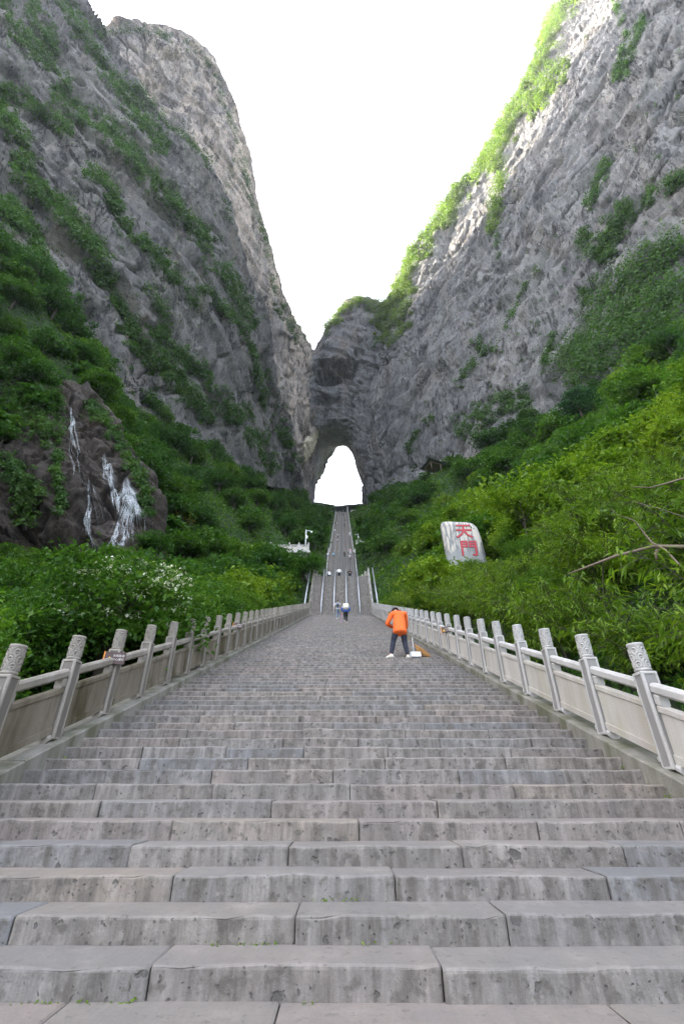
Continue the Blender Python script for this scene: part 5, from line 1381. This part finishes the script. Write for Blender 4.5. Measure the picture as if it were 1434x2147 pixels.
for poly, wd in [
    ([(0, 0), (60, 90), (110, 150), (130, 200), (170, 240), (215, 260), (260, 300), (290, 350), (330, 380), (365, 425), (400, 470), (430, 500), (445, 545), (490, 600), (530, 690)], 30),
    ([(130, 0), (165, 50), (200, 100), (230, 160), (260, 190), (280, 230), (320, 280), (350, 325)], 30), ([(262, 170), (300, 200), (340, 250), (400, 305), (440, 350)], 11),
    ([(60, 0), (100, 70), (120, 120)], 26), ([(0, 210), (30, 280), (50, 350), (80, 400), (130, 440), (170, 490), (200, 530), (228, 600)], 30), ([(180, 360), (220, 380), (240, 420), (260, 470), (300, 510), (340, 550), (372, 595)], 20),
    ([(10, 185), (70, 230), (125, 252), (145, 280)], 24), ([(10, 430), (60, 470), (95, 560), (130, 600)], 18), ([(0, 420), (50, 480)], 26),
    ([(262, 680), (300, 740), (350, 770), (400, 830), (445, 880)], 32), ([(320, 690), (380, 750), (430, 790), (470, 840), (500, 890)], 26), ([(470, 630), (510, 690), (535, 760), (550, 830), (580, 900), (618, 965)], 16),
    ([(228, 620), (270, 670)], 14), ([(300, 600), (330, 640), (350, 700)], 12), ([(420, 600), (470, 650), (500, 680)], 14), ([(375, 590), (410, 650)], 10),
    ([(512, 375), (530, 430), (555, 500), (568, 560), (575, 610), (598, 650), (638, 700), (654, 732)], 12), ([(205, 70), (310, 64), (400, 97), (442, 140)], 13), ([(445, 145), (485, 265), (508, 345), (520, 400)], 9),
    ([(575, 640), (605, 680), (625, 720)], 16), ([(548, 780), (590, 860), (602, 930), (622, 985)], 26), ([(500, 850), (540, 930), (575, 990)], 30), ([(490, 330), (470, 420), (480, 460)], 4)]:
    streak(poly, wd, 0, 1.0 if wd > 13 or poly[0][0] < 200 else .5, 1.6 if wd > 13 or poly[0][0] < 200 else 3.4)
for poly, wd, k, dn in [
    ([(1205, -10), (1160, 50), (1140, 110), (1112, 165), (1092, 210), (1072, 250), (1048, 295), (1022, 335), (990, 368), (955, 405), (922, 462), (890, 490), (872, 515)], 30, 1, 1.5),
    ([(1190, 130), (1150, 190), (1110, 250)], 26, 1, .8), ([(1040, 330), (1050, 390), (1040, 470), (1034, 495)], 16, 1, .8), ([(960, 430), (930, 480)], 20, 1, .8),
    ([(868, 520), (862, 570), (842, 620), (812, 655), (795, 690)], 30, 1, 1.4), ([(1165, 30), (1140, 90)], 22, 1, 1.0), ([(880, 530), (900, 545)], 14, 1, .8),
    ([(1285, 0), (1312, 60), (1300, 130), (1290, 170)], 13, 0, 1), ([(1350, 30), (1330, 100), (1300, 170)], 15, 0, 1), ([(1275, 335), (1250, 390), (1235, 440)], 17, 0, 1), ([(1310, 430), (1290, 480), (1250, 545)], 32, 0, 1), ([(1230, 480), (1218, 525)], 20, 0, .8),
    ([(1434, 500), (1380, 540), (1300, 590), (1260, 650), (1200, 760)], 46, 0, 1), ([(1434, 590), (1340, 660), (1270, 720), (1190, 800)], 80, 0, 1.1), ([(1434, 680), (1330, 740), (1240, 790)], 50, 0, 1), ([(1434, 365), (1400, 400)], 20, 0, .8), ([(1370, 400), (1350, 440)], 14, 0, .8),
    ([(1125, 565), (1090, 620), (1062, 690)], 7, 0, .8), ([(1010, 705), (1020, 745)], 34, 0, .9), ([(1000, 755), (958, 805)], 16, 0, .8), ([(905, 870), (850, 945)], 16, 0, .8), ([(860, 650), (800, 720)], 30, 1, .9), ([(1160, 700), (1140, 770)], 12, 0, .8),
    ([(1230, 605), (1222, 645)], 16, 0, .8), ([(1040, 470), (1045, 540)], 8, 0, .6), ([(665, 705), (700, 680), (722, 652), (760, 634), (808, 652)], 14, 1, 1.1), ([(760, 640), (800, 660)], 20, 0, 1), ([(800, 700), (780, 735)], 12, 0, .8), ([(1110, 830), (1030, 860), (960, 910)], 34, 0, .9),
    ([(780, 1040), (770, 1055)], 12, 0, 1)]:
    streak(poly, wd, k, dn * (.3 if k else .24 if wd > 40 else 1), 5.2 if k else 4.2 if wd > 40 else 1.7)
for _ in range(2200):                                  # loose tufts all over the walls
    px, py = gr.uniform(0, 1434), gr.uniform(0, 1000)
    if gr.random() < .5 + .5 * math.sin(px * .017 + py * .011): tuft(px, py, 0, gr.choice((.3, .4, .5, .7, 1.1)))
for poly, wd in (([(-20, 830), (60, 850), (100, 900)], 70), ([(-20, 950), (50, 1010), (60, 1090)], 40), ([(20, 1180), (110, 1200)], 40), ([(185, 850), (225, 890), (262, 950), (300, 1010), (312, 1080)], 26), ([(120, 1010), (128, 1080)], 14), ([(125, 930), (118, 1000)], 12)):
    for _ in range(int(sum(math.hypot(b_[0] - a_[0], b_[1] - a_[1]) for a_, b_ in zip(poly[:-1], poly[1:])) * wd * .03)):
        k_ = gr.randrange(len(poly) - 1); t = gr.random(); px = poly[k_][0] * (1 - t) + poly[k_ + 1][0] * t + gr.gauss(0, .35) * wd; py = poly[k_][1] * (1 - t) + poly[k_ + 1][1] * t + gr.gauss(0, .35) * wd
        h = hit(px, py, [WB])
        if h: CLP[0].append(tuple(h[0] + Vector((.2, -.3, .1)))); CLN[0].append((.2, -.4, .8)); CLS[0].append(gr.uniform(.35, .8))
# broken skyline of ridge shrubs, on the plateau rims
for key, nm, mt, kk in ((0, 'cliff_shrubs', 'leaf_cliff', 30), (1, 'ridge_shrubs', 'leaf_ridge', 130)):
    c = np.array(CLP[key]); n_ = np.array(CLN[key]); s = np.array(CLS[key]); g = np.random.default_rng(50 + key)
    dv = g.normal(0, 1, (len(c), kk, 3)); dv /= np.linalg.norm(dv, axis=2, keepdims=True)
    rr = g.random((len(c), kk, 1)) ** .4 * (1 + .35 * vnoise((dv * 1.6 + c[:, None, :] * .7).reshape(-1, 3), 5).reshape(len(c), kk, 1))
    pts = c[:, None, :] + dv * rr * s[:, None, None] * np.array([.8, .8, .62]); nn = (np.repeat(n_, kk, 0) * .8 + dv.reshape(-1, 3) * .7)
    V, F = leaves(pts.reshape(-1, 3), np.clip(np.repeat(s, kk) * .42, .2, .75 if key == 0 else 1.05), 1.0, .45, .6, 51 + key, nn)
    tag(new(nm, np_mesh(nm, V, F, [M[mt]])), kind='stuff')
    print('cliff shrubs', nm, len(c), len(F))
# low undergrowth on the slopes
g = np.random.default_rng(77); n = 5200000
y = g.uniform(2.5, 262, n); sd = np.where(g.random(n) < .5, -1, 1); d = .4 + 95 * g.random(n) ** 1.3
k = g.random(n) < np.clip(np.where(y > 40, 420, 95) / (y ** 2 + d ** 2), 0, 1) * np.clip(d / 18 + .6, 0, 1.5)
y, sd, d = y[k], sd[k], d[k]
x = -.2 + sd * (4.1 + d); dist = np.hypot(x, y)
bump_ = np.clip(fbm(np.stack([x, y, y * 0], 1) / np.clip(dist / 26, 1, 5)[:, None], 66, 3) + .25, 0, 1) * np.clip(dist / 26, .5, 3.2) * np.clip(d / 5, .1, 1)
z = terr(x, y) + bump_ * (.55 + .45 * g.random(len(x)) ** .5) + .05
q = np.stack([x, y, z], 1); zc = y * cp + (z - EYE) * sp; px = CX + FPX * x / zc; py = CY - FPX * ((z - EYE) * cp - y * sp) / zc
k = (px > -150) & (px < 1584) & (py < 1700)
k &= ~((px > 60) & (px < 300) & (py > 850) & (py < 1180) & (y < 45) & (x < 0))
k &= ~((px > 925) & (px < 1030) & (py > 1085) & (py < 1166) & (y < 31) & (x > 0))
k &= ~((px > 652) & (px < 772) & (py > 930) & (py < 1060))
q = q[k]; y = dist[k]; print('undergrowth', len(q))
V, F = leaves(q, np.clip(.07 + y * .0058, .09, 1.0), .8, .5, .55, 78)
near = np.repeat(y < 46, 4)
for sel, mt in ((near, 'leaf_dark'), (~near, 'leaf_mid')):  # near leaves darker, painting shade into the gaps between shrubs
    v_ = V[sel]; tag(new('undergrowth', np_mesh('undergrowth', v_, np.arange(len(v_)).reshape(-1, 4), [M[mt]])), kind='stuff')
# weeds in the corners of the steps
pts = []
for i, sdx in ((3, XB), (5, XB), (8, XB), (9, XA), (10, XA), (11, XA), (14, XA), (17, XA), (6, XB), (21, XA)):
    for _ in range(28): pts.append((sdx - math.copysign(abs(random.gauss(0, .05)), sdx), Y0 + i * T - abs(random.gauss(0, .04)), Z0 + i * RI + abs(random.gauss(0, .03))))
for i, xa, xb in ((0, -1.62, -1.0), (1, -.82, -.35), (1, .1, .3), (2, -.2, .15), (0, -.2, -.05)):
    for _ in range(int(60 * (xb - xa))): pts.append((random.uniform(xa, xb), Y0 + i * T - abs(random.gauss(0, .012)), Z0 + i * RI + abs(random.gauss(0, .008))))
Vp, Fp = leaves(np.array(pts), .018, .6, .6, .5, 94); tag(new('weeds', np_mesh('weeds', Vp, Fp, [M['leaf_bright']])), kind='stuff')

for (px, Y, key, sc_) in ((588, 53.4, 'mid0', .85), (612, 53.0, 'mid1', .8), (634, 53.6, 'dark1', .72), (570, 54, 'dark0', .9), (600, 51, 'mid2', .7)):
    zc = Y * cp + (float(terr(-6, Y)) - EYE) * sp; x = (px - CX) / FPX * zc
    plant(key, x, Y, None, sc_, 'tree', ('leafy green tree in front of the viewing pier, nearest the stairs', 'leafy tree before the middle of the viewing pier', 'dark tree before the corner of the viewing pier', 'dark tree at the far end of the viewing pier', 'low tree in front of the others before the viewing pier')[(634, 612, 570, 588, 600).index(px) if px != 570 else 3], 'tree', TG)
for (x, Y, key, sc_, lb) in ((6.0, 122, 'mid0', .6, 'leafy tree in front of the small pier by the upper stairs'), (8.4, 123, 'dark2', .8, 'dark tree beside the small pier by the upper stairs')):
    plant(key, x, Y, None, sc_, 'tree', lb, 'tree', TG)
# things that read alike are told apart by their order from the foot of the stairs
ORD = 'nearest|second nearest|third nearest|fourth nearest|fifth nearest|sixth nearest|seventh nearest|eighth nearest|ninth nearest|tenth nearest|eleventh nearest|twelfth nearest|thirteenth nearest|fourteenth nearest|fifteenth nearest|sixteenth nearest'.split('|')
same = {}
for o in S.objects:
    if o.get('group') and o.get('label') and o.name.split('.')[0] in ('tree', 'shrub', 'bamboo'): same.setdefault(o['label'], []).append(o)
for lb, os_ in same.items():
    if len(os_) > 1:
        for k, o in enumerate(sorted(os_, key=lambda t: t.location.y)):
            if k < len(ORD): o['label'] = f'{ORD[k]} {lb}'
            elif k == len(os_) - 1: o['label'] = f'farthest {lb}'
